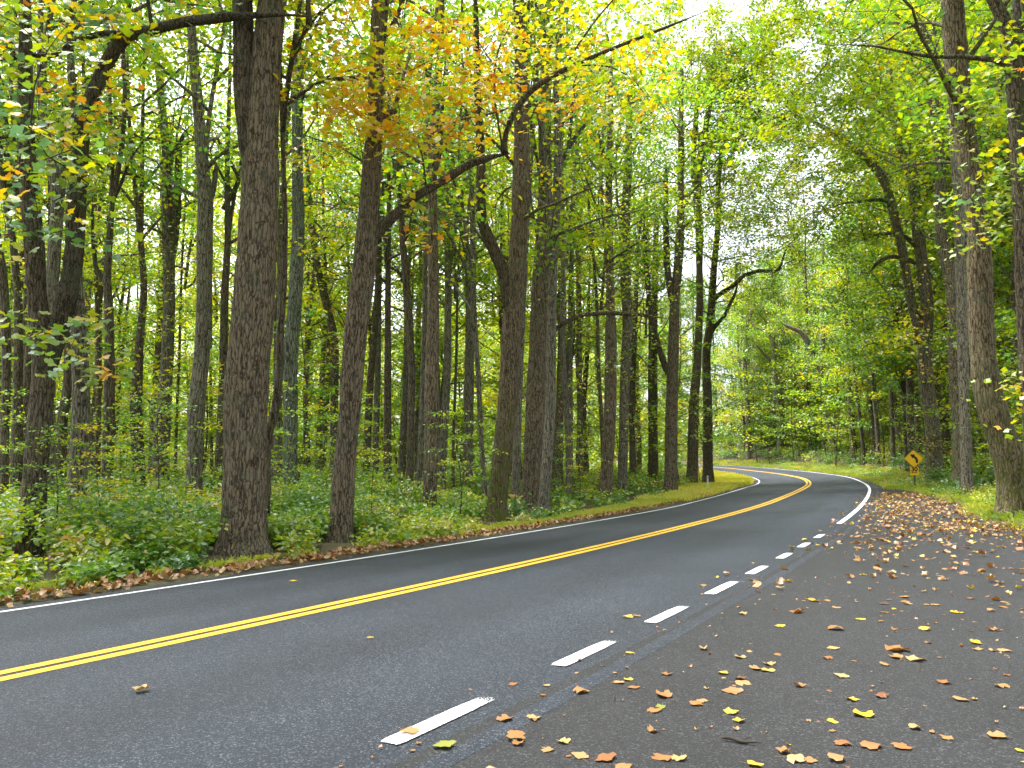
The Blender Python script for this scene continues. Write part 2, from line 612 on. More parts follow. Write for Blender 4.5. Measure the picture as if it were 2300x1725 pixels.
def lobed(curl, rs, jit=.05, petiole=0.0):
    half = [(.10, .02), (.36, .02), (.52, .22), (.40, .40), (.50, .62), (.36, .86), (.16, .76)]
    out = [(x + rs.uniform(-jit, jit), y + rs.uniform(-jit, jit)) for x, y in half] + [(0, .80)] + \
          [(-x + rs.uniform(-jit, jit), y + rs.uniform(-jit, jit)) for x, y in half[::-1]]
    V = [(0, .42, 0)] + [(x, y, 0) for x, y in out]
    V = np.array(V, float)
    r2 = V[:, 0] ** 2 + (V[:, 1] - .42) ** 2
    V[:, 2] = curl * (.9 * np.abs(V[:, 0]) ** 1.4 + .5 * r2) + rs.uniform(-.05, .05, len(V)) * (r2 > .01) * (1 + 2 * abs(curl)) + curl * .18 * np.sin(V[:, 0] * 9 + rs.rand() * 6) * r2
    n = len(out)
    F = [(0, i + 1, (i + 1) % n + 1) for i in range(n)]
    if petiole:
        b = len(V)
        k = rs.uniform(-.3, .3)
        V = np.vstack([V, [(-.012, .03, 0), (.012, .03, 0), (k * .5 + .012, -.3 * petiole, .05), (k * .5 - .012, -.3 * petiole, .05), (k, -.62 * petiole, .09)]])
        F += [(b, b + 1, b + 2), (b, b + 2, b + 3), (b + 3, b + 2, b + 4)]
    return V, np.array(F)


_lr = np.random.RandomState(77)
LOBED = [lobed(-.35 + .22 * i, _lr) for i in range(4)]


def unit(v):
    return v / (np.linalg.norm(v, axis=-1, keepdims=True) + 1e-9)


def leaf_arrays(P, T, N, Sz, tmpl):
    T = unit(T - N * (T * N).sum(1, keepdims=True))
    B = np.cross(T, N)
    Vt, Ft = tmpl
    V = P[:, None, :] + Sz[:, None, None] * (Vt[None, :, 0, None] * B[:, None, :] + Vt[None, :, 1, None] * T[:, None, :] + Vt[None, :, 2, None] * N[:, None, :])
    k = len(Vt)
    F = Ft[None] + (np.arange(len(P)) * k)[:, None, None]
    return V.reshape(-1, 3), F.reshape(-1, 3)


def leaf_mesh(name, P, Sz, tint, tmpl, mat, rs, tilt=.65, T=None):
    n = len(P)
    if n == 0:
        return None
    N = unit(np.stack([rs.normal(0, tilt, n), rs.normal(0, tilt, n), np.ones(n)], 1))
    if T is None:
        a = rs.uniform(0, 2 * math.pi, n)
        T = np.stack([np.cos(a), np.sin(a), rs.uniform(-.6, .1, n)], 1)
    V, F = leaf_arrays(P, T, N, Sz, tmpl)
    return mesh_np(name, V, F, mat, {'tint': np.repeat(tint, len(tmpl[0]))}, smooth_=False)


# ================================================================== THE SETTING
# ground sheet
gx = np.concatenate([[-1500, -700, -350, -200, -140], np.arange(-100, 121, 1.0), [150, 210, 350, 700, 1500]])
gy = np.concatenate([[-600, -250, -100, -50], np.arange(-24, 175, 1.0), [195, 240, 330, 600, 1500]])
GX, GY = np.meshgrid(gx, gy, indexing='ij')
gz = terrain(GX.ravel(), GY.ravel())
nx_, ny_ = GX.shape
ii, jj = np.meshgrid(np.arange(nx_ - 1), np.arange(ny_ - 1), indexing='ij')
gF = np.stack([ii * ny_ + jj, (ii + 1) * ny_ + jj, (ii + 1) * ny_ + jj + 1, ii * ny_ + jj + 1], -1).reshape(-1, 4)
ground = link('ground', mesh_np('ground', np.stack([GX.ravel(), GY.ravel(), gz], 1), gF, M_GROUND))
tag(ground, kind='structure', label='shaded forest floor under the trees and along the road')


def ribbon(name, ss, offs, dz, mat, fade=None):
    ss = np.asarray(ss, float)
    offs = np.asarray(offs, float)
    if offs.ndim == 1:
        offs = np.repeat(offs[None], len(ss), 0)
    V = road_pt(np.repeat(ss[:, None], offs.shape[1], 1), offs, dz)
    n, k = offs.shape
    i, j = np.meshgrid(np.arange(n - 1), np.arange(k - 1), indexing='ij')
    F = np.stack([i * k + j, i * k + j + 1, (i + 1) * k + j + 1, (i + 1) * k + j], -1).reshape(-1, 4)
    at_ = {'off': offs.ravel(), 'fade': (np.zeros(n * k) if fade is None else np.asarray(fade).ravel())}
    return mesh_np(name, V.reshape(-1, 3), F, mat, at_)


ss = np.arange(-50, 180, 1.0)
lw = -DL - .42 + .10 * np.array([vnoise(s * .9, 3.3) for s in ss]) + .05 * np.array([vnoise(s * 3.1, 8.3) for s in ss])
rw = DR + .42 + .10 * np.array([vnoise(s * .8, 13.3) for s in ss])
rw = np.where(ss > _es[-1] + 2, DR + .35, rw)
road = link('road', ribbon('road', ss, np.stack([lw, np.full_like(ss, -DL + .4), *[np.full_like(ss, v) for v in np.arange(-3.1, 3.2, .31)], np.full_like(ss, DR - .2), rw], 1), 0.0, M_ROAD))
tag(road, kind='structure', label='dark two-lane asphalt road curving to the left through the wood')
pd = np.linspace(0, 1, 14)
ps = np.arange(-50, _es[-1] + 5, 1.0)
pull = link('pull_off', ribbon('pull_off', ps, np.stack([(DR + .2) * (1 - t) + (edge_d(ps) + .12 * np.array([vnoise(s * .7, 40) for s in ps]) * 2) * t for t in pd], 1), -0.0015, M_PULL))
tag(pull, kind='structure', label='asphalt pull-off beside the road scattered with fallen leaves')

# painted markings, parts of the road
fs = np.arange(-48, 178, .5)
for nm, off in (('centre_line', -.118), ('centre_line', .118)):
    w = .072 + .005 * np.array([vnoise(s * 2, off * 50) for s in fs])
    link(nm, ribbon(nm, fs, np.stack([off - w, off + w], 1), .004, M_YELLOW), road)
w = np.full_like(fs, .055)
link('edge_line', ribbon('edge_line', fs, np.stack([-DL - w, -DL + w], 1), .004, M_WHITE), road)
# dashes along the pull-off, where the photograph has them
DASH_PX = [((878, 1668), (1090, 1567)), ((1255, 1494), (1378, 1440)), ((1462, 1398), (1540, 1362)), ((1592, 1334), (1650, 1306)), ((1682, 1289), (1722, 1271)),
           ((1747, 1254), (1776, 1242)), ((1793, 1229), (1817, 1219)), ((1833, 1208), (1852, 1200))]


def px_sd(px, py):
    r = ray(px, py)
    z = .2
    for _ in range(6):
        t = (z - CAMH) / r[2]
        x, y = r[0] * t, r[1] * t
        s_, d_, _j = sd(x, y)
        z = road_pt(s_, d_)[0][2]
    P = np.array([x, y]) - CXY[_j[0]]
    return s_[0] + P @ np.array([math.sin(CH[_j[0]]), math.cos(CH[_j[0]])]), d_[0]


for a, b in DASH_PX:
    s0, d0 = px_sd(*a); s1, d1 = px_sd(*b)
    sv = np.concatenate([[s0 - .02, s0 + .03], np.linspace(s0 + .07, s1 - .26, 6), [s1 - .16, s1 + .04]])
    wv = .052
    offs = np.array([[-wv - .012, -wv + .004, 0, wv - .004, wv + .012]]) + DR + np.zeros((len(sv), 1))
    fd = np.zeros((len(sv), 5)) + .0
    fd[:, 0] = fd[:, 4] = .42
    fd[0] += .4; fd[-1] = .60; fd[-2] += .16
    link('dash_line', ribbon('dash_line', sv, offs, .004, M_WHITE, fd), road)
s_sol, _ = px_sd(1888, 1176)
sv = np.arange(s_sol, 178, .5)
link('edge_line', ribbon('edge_line', sv, np.stack([np.full_like(sv, DR - .065), np.full_like(sv, DR + .065)], 1), .004, M_WHITE), road)

# ================================================================== TREES
BROWN = (.180, .142, .100, 1.0)
GREYB = (.195, .176, .138, 1.0)
DARKB = (.132, .106, .076, 1.0)
GREEN = (.170, .190, .150, 1.0)
MOSSY = (.150, .115, .075, 0.15)
RIGHTB = (.195, .165, .120, .75)


def ridge_noise(P, R, seg, amp, cells, zlen, rs):
    """bark ridges: radius offsets, ridge cells round the stem, stretched along it"""
    L = np.concatenate([[0], np.cumsum(np.linalg.norm(np.diff(P, axis=0), axis=1))])
    a = np.arange(seg) / seg * cells
    g = rs.rand(cells, 400)
    out = np.zeros((len(P), seg))
    for (amp_, zl, mul) in ((amp, zlen, 1), (amp * .5, zlen * .35, 2)):
        gg = rs.rand(cells * mul, 600)
        A = (a * mul)[None, :] + .35 * np.sin(L[:, None] * 2.1 + a[None, :] * .4) + rs.rand()
        Zc = (L / zl)[:, None] + np.sin(a * 12.9898)[None, :] * 7 + 20
        ai = np.floor(A).astype(int); fa = A - ai; zi = np.floor(Zc).astype(int); fz = Zc - zi
        fz = fz * fz * (3 - 2 * fz); fa = fa * fa * (3 - 2 * fa)
        n = cells * mul
        v = (gg[ai % n, zi % 600] * (1 - fa) + gg[(ai + 1) % n, zi % 600] * fa) * (1 - fz) + (gg[ai % n, (zi + 1) % 600] * (1 - fa) + gg[(ai + 1) % n, (zi + 1) % 600] * fa) * fz
        out += amp_ * (1 - np.abs(v - .5) * 3.2)
    return out * np.clip(R / R.max(), .25, 1)[:, None]


# ---- crown prototypes (limbs and foliage shared by many trees)
def crown_proto(k, Hc, Rc, n_limb, leaf, n_leaf, rs, low=0.0):
    mb = MB()
    cl = []
    ax = np.array([[.25 * math.sin(z * .5 + k), .25 * math.cos(z * .43 + 2 * k), z] for z in np.linspace(0, Hc, 14)])
    ax[:, :2] -= ax[0, :2]
    mb.tube(ax, np.linspace(.09, .02, 14), 6)
    for i in range(n_limb):
        h = (i + rs.rand()) / n_limb
        z0 = h * Hc * .93
        az = i * 2.399 + rs.uniform(-.5, .5)
        L = Rc * (.45 + .75 * math.sin(math.pi * min(1, .18 + h * .8)) ** .8) * rs.uniform(.7, 1.15)
        el = rs.uniform(.25, .75) + .4 * h
        p = ax[int(h * 13 * .93)].copy()
        pts = [p.copy()]
        d = np.array([math.cos(az) * math.cos(el), math.sin(az) * math.cos(el), math.sin(el)])
        for q in range(6):
            d = unit(d + rs.normal(0, .16, 3) + np.array([0, 0, -.05]))
            p = p + d * L / 6
            pts.append(p.copy())
        pts = np.array(pts)
        mb.tube(pts, np.linspace(.06 * (1.2 - h * .6), .012, 7), 5)
        for q in range(2, 7):
            for w in range(2):
                tw = unit(rs.normal(0, 1, 3) * np.array([1, 1, .35]) + .5 * d)
                l2 = L * rs.uniform(.16, .34)
                e = pts[q] + tw * l2 + np.array([0, 0, rs.uniform(-.1, .25)])
                mb.tube(np.array([pts[q], (pts[q] + e) / 2 + rs.normal(0, .06, 3), e]), [.014, .009, .005], 4)
                for u in (.45, .8, 1.05):
                    cl.append(pts[q] * (1 - u) + e * u + rs.normal(0, .12, 3))
    cl = np.array(cl)
    per = max(1, n_leaf // len(cl))
    ct = rs.normal(.34, .10, len(cl))
    P = np.repeat(cl, per, 0) + rs.normal(0, 1, (len(cl) * per, 3)) * np.array([.42, .42, .17])
    tint = np.clip(np.repeat(ct, per) + rs.normal(0, .09, len(P)), 0, 1)
    fol = leaf_mesh('foliage', P, leaf * rs.uniform(.7, 1.3, len(P)), tint, KITE, M_LEAF, rs, tilt=.6)
    return mb.mesh('limbs', M_BARK), fol


print('prototypes')
PROTO_NEAR = [crown_proto(30 + i, 13, 4.2, 12, .19, 2300, np.random.RandomState(150 + i)) for i in range(3)]      # thin crowns over the roadside
PROTO_HI = [crown_proto(i, 13, 4.6, 15, .20, 4600, np.random.RandomState(100 + i)) for i in range(4)]      # upper crowns of the big trees
PROTO_LEFT = [crown_proto(40 + i, 19, 4.2, 20, .23, 6000, np.random.RandomState(250 + i)) for i in range(3)]  # open crowns in the left wood
PROTO_BG = [crown_proto(10 + i, 19, 4.4, 24, .24, 9500, np.random.RandomState(200 + i)) for i in range(5)]  # whole stems further off


def sapling_proto(k, rs):
    H = 5.0
    mb = MB()
    ax = np.array([[.12 * math.sin(z * 1.1 + k), .12 * math.cos(z * .9 + k), z] for z in np.linspace(-.1, H, 10)])
    mb.tube(ax, np.linspace(.035, .008, 10), 6)
    cl = []
    for i in range(16):
        h = .18 + .8 * (i + rs.rand()) / 16
        p = np.array([np.interp(h * H, ax[:, 2], ax[:, 0]), np.interp(h * H, ax[:, 2], ax[:, 1]), h * H])
        az = i * 2.4 + rs.uniform(-.4, .4)
        L = rs.uniform(.7, 1.7) * (1.15 - .7 * abs(h - .45))
        e = p + np.array([math.cos(az) * L, math.sin(az) * L, L * rs.uniform(.0, .35)])
        mid = (p + e) / 2 + np.array([0, 0, .1 * L])
        mb.tube(np.array([p, mid, e]), [.014, .009, .004], 4)
        for u in (.35, .6, .85, 1.05):
            c = p * (1 - u) + e * u
            cl.append(c + np.array([0, 0, .12 * L * (1 - abs(2 * u - 1))]))
    cl = np.array(cl)
    P = np.repeat(cl, 13, 0) + rs.normal(0, 1, (len(cl) * 13, 3)) * np.array([.26, .26, .07])
    tint = np.clip(np.repeat(rs.normal(.36, .1, len(cl)), 13) + rs.normal(0, .08, len(P)), 0, 1)
    fol = leaf_mesh('foliage', P, .13 * rs.uniform(.7, 1.3, len(P)), tint, KITE, M_LEAF, rs, tilt=.45)
    return mb.mesh('stem', M_BARK), fol


PROTO_SAP = [sapling_proto(i, np.random.RandomState(300 + i)) for i in range(5)]

# ---- hand-placed trees.  Each: name, distance, category words, bark colour, stem path (px, py, width px), limbs, options
TREES = []


def T(label, D, path, limbs=(), bark=BROWN, hero=0, top=24, crown=True, tint=0.0, nm='tulip_tree', dy=None):
    TREES.append(dict(label=label, D=D, path=path, limbs=limbs, bark=bark, hero=hero, top=top, crown=crown, tint=tint, nm=nm))
    return len(TREES) - 1


def c2(pts):   # crop coordinates of the second close-up
    return [(750 + x / 2.37, y / 2.37, w / 2.37) for x, y, w in pts]


def c6(pts):
    return [(1450 + x / 2.552, 600 + y / 2.552, w / 2.552) for x, y, w in pts]


def c3(pts):
    return [(1500 + x / 2.37, y / 2.37, w / 2.37) for x, y, w in pts]


BIG = T('thickest trunk in the wood, deeply furrowed brown bark, standing at the road edge', 13.0,
        [(548, 1247, 108), (548, 1215, 98), (549, 1102, 93), (552, 876, 93), (572, 690, 88), (583, 422, 82), (588, 253, 69), (599, 127, 68), (612, 20, 62)],
        [[(572, 420, 30), (556, 320, 40), (548, 200, 42), (551, 63, 43), (553, -60, 40), (556, -200, 36)]], bark=BROWN, hero=3)
LEAN = T('large brown trunk by the roadside whose long dark limb rises to the right', 14.9,
         [(765, 1221, 56), (766, 1190, 51), (771, 1070, 49), (788, 913, 46), (798, 757, 50), (812, 650, 50), (826, 506, 50), (834, 380, 42), (844, 274, 36), (847, 127, 33), (850, -40, 30)],
         [c2([(215, 1270, 50), (240, 1225, 58), (330, 1130, 50), (450, 1040, 45), (600, 950, 42), (720, 870, 40), (850, 825, 38), (935, 812, 34)]),
          c2([(912, 812, 32), (905, 760, 28), (920, 680, 28), (960, 590, 30), (1030, 500, 32), (1120, 430, 30), (1230, 375, 28), (1330, 325, 22), (1500, 255, 18), (1700, 180, 16), (1870, 115, 12), (2000, 60, 8)]),
          c2([(1225, 375, 11), (1235, 340, 10), (1290, 260, 10), (1400, 120, 9), (1500, 0, 8), (1580, -90, 6)]),
          c2([(892, 815, 11), (890, 780, 10), (860, 560, 10), (850, 380, 10), (880, 240, 9), (950, 100, 7)]),
          c2([(1280, 352, 8), (1380, 345, 7), (1480, 350, 7), (1600, 400, 6), (1700, 540, 4)]),
          c2([(490, 1015, 10), (485, 940, 9), (470, 830, 9), (430, 720, 8), (330, 650, 6), (260, 640, 4)])], bark=BROWN, hero=2)
FORK = T('dark forked trunk with green moss on its base right beside the road', 20.4,
         [(1113, 1174, 50), (1115, 1150, 44), (1127, 1031, 43), (1143, 874, 43), (1151, 718, 45), (1156, 640, 40), (1161, 591, 38), (1172, 422, 40), (1172, 316, 36), (1171, 148, 32), (1168, 30, 30)],
         [[(1144, 690, 26), (1137, 650, 27), (1132, 612, 26), (1109, 561, 25), (1083, 502, 23), (1081, 443, 20), (1083, 380, 19), (1077, 295, 17), (1075, 211, 15), (1070, 60, 12), (1068, -60, 9)]], bark=MOSSY, hero=2)
TWIN = T('tall thick trunk near the grass verge, right of the mossy forked tree', 25.6,
         [(1192, 1147, 54), (1194, 1120, 48), (1200, 992, 48), (1208, 796, 43), (1214, 640, 39), (1224, 506, 36), (1225, 380, 31), (1223, 253, 30), (1228, 130, 26), (1235, 0, 24)],
         [[(1220, 775, 12), (1233, 753, 11), (1260, 729, 10), (1288, 715, 10), (1315, 704, 9), (1366, 700, 9), (1444, 704, 8), (1500, 712, 6)],
          [(1238, 560, 7), (1246, 532, 7), (1258, 521, 6), (1290, 518, 5), (1330, 524, 4)]], bark=BROWN, hero=1)
T('slimmer grey trunk close behind the tall thick trunk, branching upper right', 28.0,
  [(1221, 1136, 27), (1224, 1100, 24), (1237, 913, 24), (1238, 757, 22), (1242, 600, 20), (1249, 480, 20), (1254, 380, 22), (1252, 295, 17), (1248, 211, 15), (1256, 105, 14), (1260, 20, 13)],
  [c2([(1195, 900, 26), (1230, 830, 24), (1280, 740, 22), (1340, 660, 18), (1400, 590, 13), (1470, 540, 8)]),
   c2([(1245, 800, 18), (1255, 720, 17), (1270, 560, 16), (1285, 430, 13), (1300, 330, 9)])], bark=GREYB)
T('grey-green lichened trunk behind the thickest trunk, straight and pale', 26.0,
  [(651, 1145, 34), (651, 1110, 32), (651, 966, 30), (654, 786, 30), (664, 680, 30), (669, 506, 27), (669, 338, 25), (668, 169, 24), (671, 60, 24)], bark=GREEN, hero=1)
T('dark stem curving out from behind the thickest trunk', 17.5,
  [(598, 1190, 18), (598, 1040, 17), (600, 985, 18), (617, 925, 20), (630, 830, 17), (632, 740, 16), (638, 650, 16), (640, 500, 13), (633, 295, 10), (630, 150, 8)], bark=DARKB, top=16)
T('grey trunk squeezed between the thickest trunk and the pale lichened one', 34.0,
  [(624, 1120, 22), (624, 1000, 19), (626, 850, 17), (628, 700, 15), (630, 500, 13)], bark=GREYB)
T('straight brown trunk in undergrowth between leaning trunk and forked tree', 24.5,
  [(965, 1150, 34), (965, 1120, 31), (970, 992, 33), (970, 835, 31), (973, 700, 26), (973, 506, 22), (972, 380, 20), (975, 274, 20), (988, 127, 16), (992, 30, 14)],
  [c2([(545, 900, 22), (570, 780, 20), (575, 620, 18), (590, 450, 15), (600, 300, 10)])], bark=BROWN, hero=1)
T('pale slim trunk just left of the straight brown trunk, half hidden by it', 34.0,
  [(942, 1120, 16), (944, 1060, 16), (950, 870, 15), (955, 700, 12), (955, 500, 10)], bark=GREYB)
T('slim grey trunk first right of the straight brown trunk', 38.0,
  [(992, 1108, 20), (993, 1060, 18), (1005, 835, 17), (1006, 640, 15), (1003, 464, 13), (1001, 380, 12), (992, 300, 9)], bark=GREYB)
MIDT = T('mid-distance trunk left of the forked tree with a twin slanting behind', 40.0,
  [(1051, 1104, 24), (1051, 1060, 22), (1054, 874, 22), (1055, 757, 20), (1054, 640, 17), (1045, 548, 13), (1024, 477, 10), (1015, 400, 8)], bark=GREYB)
T('thin leaning trunk slanting left just before the mossy forked tree', 32.0,
  [(1090, 1122, 12), (1088, 1100, 11), (1081, 992, 11), (1074, 835, 11), (1064, 700, 13), (1062, 506, 13), (1059, 400, 11), (1052, 300, 8)], bark=GREYB)
T('straight slim trunk first right of the leaning roadside trunk with the limb', 37.0,
  [(870, 1112, 21), (870, 1060, 19), (871, 835, 16), (872, 640, 13), (873, 500, 11), (874, 300, 8)], bark=DARKB)
T('slim dark trunk leaning left at its top, between two straight trunks', 31.0,
  [(920, 1126, 19), (920, 1090, 17), (925, 835, 17), (917, 690, 17), (906, 548, 16), (896, 422, 13), (877, 316, 11), (865, 230, 8)], bark=DARKB)
T('dark slender trunk partly behind the leaning roadside trunk on its right', 40.0,
  [(823, 1108, 18), (823, 1050, 17), (829, 874, 16), (845, 718, 14), (850, 600, 13), (852, 450, 10)], bark=DARKB)
T('pale grey slender trunk close beside the dark slender one', 43.0,
  [(842, 1102, 15), (843, 1050, 14), (849, 835, 13), (851, 718, 12), (853, 560, 10)], bark=GREYB)
T('very slim trunk between the straight slim and the left-leaning dark trunk', 43.0,
  [(899, 1102, 14), (900, 1050, 13), (910, 874, 11), (913, 700, 10)], bark=GREYB)
BENT = T('dark trunk left of the limbed roadside tree, bending left as it rises', 40.0,
  [(749, 1108, 20), (749, 1050, 18), (753, 835, 18), (751, 757, 18), (731, 678, 18), (714, 600, 16), (696, 485, 13), (690, 360, 10)], bark=DARKB)
T('faint grey trunk deep in the wood, left of a close pair', 54.0, [(712, 1090, 14), (713, 1030, 13), (722, 900, 12), (728, 760, 10)], bark=GREYB)
T('faint grey trunk deep in the wood, right of a close pair', 56.0, [(725, 1089, 16), (725, 1030, 15), (735, 850, 13), (740, 740, 10)], bark=GREYB)
T('grey trunk seen in the gap just right of the mossy fork base', 30.0,
  [(1157, 1128, 22), (1158, 1100, 20), (1162, 953, 18), (1168, 800, 17), (1178, 600, 14), (1190, 400, 11)], bark=GREYB)
T('trunk standing behind the grey stem right of the tall thick trunk', 45.0,
  [(1250, 1098, 27), (1251, 1050, 25), (1258, 913, 18), (1260, 757, 14), (1258, 600, 11), (1258, 450, 8)], bark=BROWN)
T('left one of two slim straight trunks under the arching black limb', 45.0,
  [(1280, 1098, 15), (1280, 1050, 14), (1280, 874, 13), (1281, 718, 12), (1284, 560, 10)], bark=GREYB)
T('right one of two slim straight trunks under the arching black limb', 50.0,
  [(1304, 1092, 15), (1304, 1050, 14), (1301, 835, 13), (1299, 600, 12), (1305, 480, 9)], bark=GREYB)
STOUT = T('stout straight trunk behind low shrubs, under the middle of the arching limb', 38.0,
  [(1360, 1108, 33), (1362, 1080, 28), (1370, 913, 27), (1373, 757, 26), (1370, 640, 18), (1368, 422, 16), (1370, 274, 14), (1372, 130, 11)],
  [c2([(1462, 900, 14), (1440, 830, 13), (1415, 770, 11), (1395, 700, 8)])], bark=BROWN, hero=1)
T('grey-brown trunk right of the stout one, widening where it crosses the arching limb', 44.0,
  [(1398, 1098, 24), (1399, 1070, 21), (1403, 874, 22), (1410, 718, 24), (1404, 600, 24), (1404, 506, 24), (1410, 380, 19), (1414, 274, 16), (1420, 150, 12)], bark=GREYB)
T('dark trunk tucked behind the grey-brown one', 55.0, [(1421, 1088, 17), (1421, 1040, 15), (1420, 913, 14), (1423, 796, 12), (1430, 640, 10)], bark=DARKB)
T('stout trunk at the start of the yellow verge, forked high up', 46.0,
  [(1506, 1096, 34), (1507, 1075, 29), (1508, 953, 27), (1511, 796, 25), (1516, 678, 22), (1524, 590, 20), (1528, 500, 18), (1530, 422, 15), (1528, 295, 12), (1532, 150, 9)],
  [[(1502, 840, 15), (1489, 810, 13), (1473, 757, 12), (1462, 698, 12), (1452, 600, 11), (1448, 480, 9)],
   [(1514, 690, 14), (1503, 640, 14), (1498, 590, 14), (1497, 480, 12), (1499, 350, 9)]], bark=BROWN, hero=1)
VERGE1 = T('left trunk of the pair inside the bend before the road disappears', 58.0,
           [(1553, 1070, 28), (1555, 1055, 24), (1558, 913, 22), (1568, 796, 18), (1571, 678, 16), (1571, 600, 15), (1571, 510, 18), (1563, 422, 20), (1575, 350, 18), (1582, 316, 17), (1597, 211, 11), (1605, 110, 8)],
           [[(1562, 425, 12), (1556, 380, 11), (1558, 320, 10), (1563, 253, 10), (1572, 150, 7)],
            c3([(195, 760, 16), (240, 725, 14), (300, 700, 12), (370, 690, 10), (430, 650, 6)])], bark=BROWN, hero=1)
VERGE2 = T('right trunk of the pair inside the bend, long crooked limb over the road', 60.0,
           [(1590, 1066, 26), (1590, 1050, 22), (1588, 913, 20), (1587, 796, 18), (1595, 718, 18), (1605, 600, 15), (1612, 500, 12), (1614, 420, 12), (1620, 330, 9)],
           [c6([(380, 190, 28), (415, 160, 26), (500, 110, 24), (560, 50, 22), (650, 20, 20), (740, 35, 16), (770, 0, 13), (790, -90, 9), (840, -150, 6)]),
            c6([(360, 400, 26), (390, 350, 24), (450, 280, 20), (480, 220, 18), (520, 140, 14), (540, 60, 8)])], bark=DARKB, hero=1)
T('dark trunk behind the stout verge trunk on its left side', 60.0,
  [(1468, 1078, 22), (1468, 1000, 20), (1468, 796, 18), (1472, 640, 15), (1475, 480, 11)], bark=DARKB)
# hillside beyond the bend
T('slim leafless lower trunk beyond the bend, leftmost on the far bank', 112.0,
  [(1681, 1010, 11), (1679, 960, 10), (1676, 874, 10), (1673, 796, 9), (1680, 720, 8), (1694, 690, 6)], bark=GREYB, top=20)
T('pale twin trunk on the far bank, left stem of the two, with bare broken arms', 108.0,
  [(1752, 1000, 14), (1750, 960, 12), (1740, 850, 12), (1733, 757, 11), (1722, 740, 7), (1708, 742, 5)],
  [c6([(715, 530, 20), (690, 515, 16), (650, 480, 13), (610, 455, 9)])], bark=GREYB, top=19)
T('pale twin trunk on the far bank, right stem of the two', 110.0,
  [(1759, 1000, 12), (1757, 950, 11), (1753, 850, 10), (1751, 770, 10), (1750, 680, 8)], bark=GREYB, top=20)
T('grey trunk on the far bank bending sharply left to a bare snag', 97.0,
  [(1868, 990, 13), (1861, 933, 13), (1850, 870, 14), (1842, 843, 15), (1826, 800, 15), (1812, 765, 14), (1795, 745, 11), (1770, 735, 9), (1760, 730, 6)],
  [[(1840, 840, 12), (1846, 780, 11), (1848, 720, 10), (1846, 640, 8), (1850, 540, 6)]], bark=GREYB, top=18)
T('dark trunk on the far bank midway between the bent snag and the sign', 88.0,
  [(1917, 1010, 15), (1916, 985, 13), (1908, 835, 12), (1901, 717, 10), (1897, 600, 8)], bark=DARKB, top=22)
T('dark trunk leaning left on the bank, second left of the yellow sign', 82.0,
  [(1966, 985, 15), (1963, 955, 14), (1953, 860, 13), (1948, 800, 12), (1944, 660, 9)], bark=DARKB, top=22)
T('slim upright trunk just above and left of the yellow sign', 70.0,
  [(2007, 1020, 11), (2006, 990, 9), (2003, 835, 9), (2000, 700, 7)], bark=DARKB, top=20)
T('grey trunk behind the slim upright one above the sign', 88.0,
  [(2028, 1005, 16), (2026, 980, 14), (2022, 843, 13), (2020, 700, 10)], bark=GREYB, top=22)
# right side
SIGNT = T('forked grey trunk directly right of the yellow sign, left arm arching over the road', 42.5,
          [(2103, 1086, 46), (2100, 1070, 36), (2093, 953, 30), (2083, 870, 30), (2079, 800, 30), (2077, 757, 29), (2080, 690, 27), (2076, 620, 26), (2061, 506, 25), (2048, 401, 23), (2025, 337, 20), (2002, 253, 15), (1996, 180, 13), (1994, 127, 11), (1990, 30, 8)],
          [[(2070, 770, 20), (2061, 737, 19), (2044, 665, 18), (2023, 548, 18), (1998, 443, 18), (1984, 405, 18), (1968, 380, 17), (1922, 337, 16), (1859, 295, 14), (1812, 270, 11), (1780, 262, 7)],
           c3([(1310, 960, 40), (1330, 880, 36), (1370, 800, 32), (1410, 690, 26), (1425, 600, 20), (1430, 480, 14)]),
           c3([(1170, 650, 18), (1120, 590, 16), (1060, 545, 14), (1010, 470, 11), (980, 380, 8)]),
           c3([(1170, 1070, 20), (1120, 1062, 18), (1040, 1068, 14), (950, 1070, 10), (860, 1100, 6)]),
           c3([(1320, 1310, 24), (1270, 1260, 20), (1200, 1240, 18), (1120, 1240, 14), (1060, 1270, 9)]),
           c3([(1320, 1400, 22), (1260, 1370, 20), (1190, 1360, 20), (1130, 1390, 18), (1100, 1440, 12)])], bark=RIGHTB, hero=1)
SECOND = T('second trunk right of the yellow sign, bark mottled with moss', 36.0,
           [(2163, 1082, 46), (2161, 1062, 37), (2157, 953, 32), (2150, 835, 31), (2142, 718, 31), (2136, 630, 29), (2118, 540, 26), (2111, 460, 23), (2110, 380, 21), (2103, 253, 21), (2084, 127, 20), (2067, 63, 18), (2050, -30, 15)],
           [c3([(1380, 300, 24), (1330, 265, 22), (1270, 240, 20), (1210, 210, 16), (1160, 195, 10)]),
            c3([(1345, 140, 26), (1300, 135, 22), (1240, 100, 16), (1170, 40, 10)]),
            c3([(1300, 140, 18), (1200, 125, 14), (1050, 128, 11), (950, 170, 8), (880, 235, 5)])], bark=RIGHTB, hero=1)
HOOK = T('massive mossy trunk at the right margin with a bowed base beside the pull-off', 21.5,
         [(2281, 1165, 74), (2279, 1130, 66), (2268, 1031, 62), (2240, 953, 58), (2218, 874, 55), (2207, 757, 52), (2200, 630, 49), (2193, 500, 45), (2184, 420, 45), (2174, 338, 46), (2163, 253, 48), (2150, 127, 48), (2136, 0, 46)],
         [c3([(1500, 440, 20), (1460, 425, 16), (1430, 430, 9)])], bark=(.190, .150, .095, .35), hero=2)
T('slim grey stem rising behind the left side of the massive right-hand trunk', 30.0,
  [(2172, 1100, 24), (2168, 900, 23), (2160, 600, 22), (2150, 422, 21), (2138, 250, 20), (2128, 100, 18)], bark=GREYB)
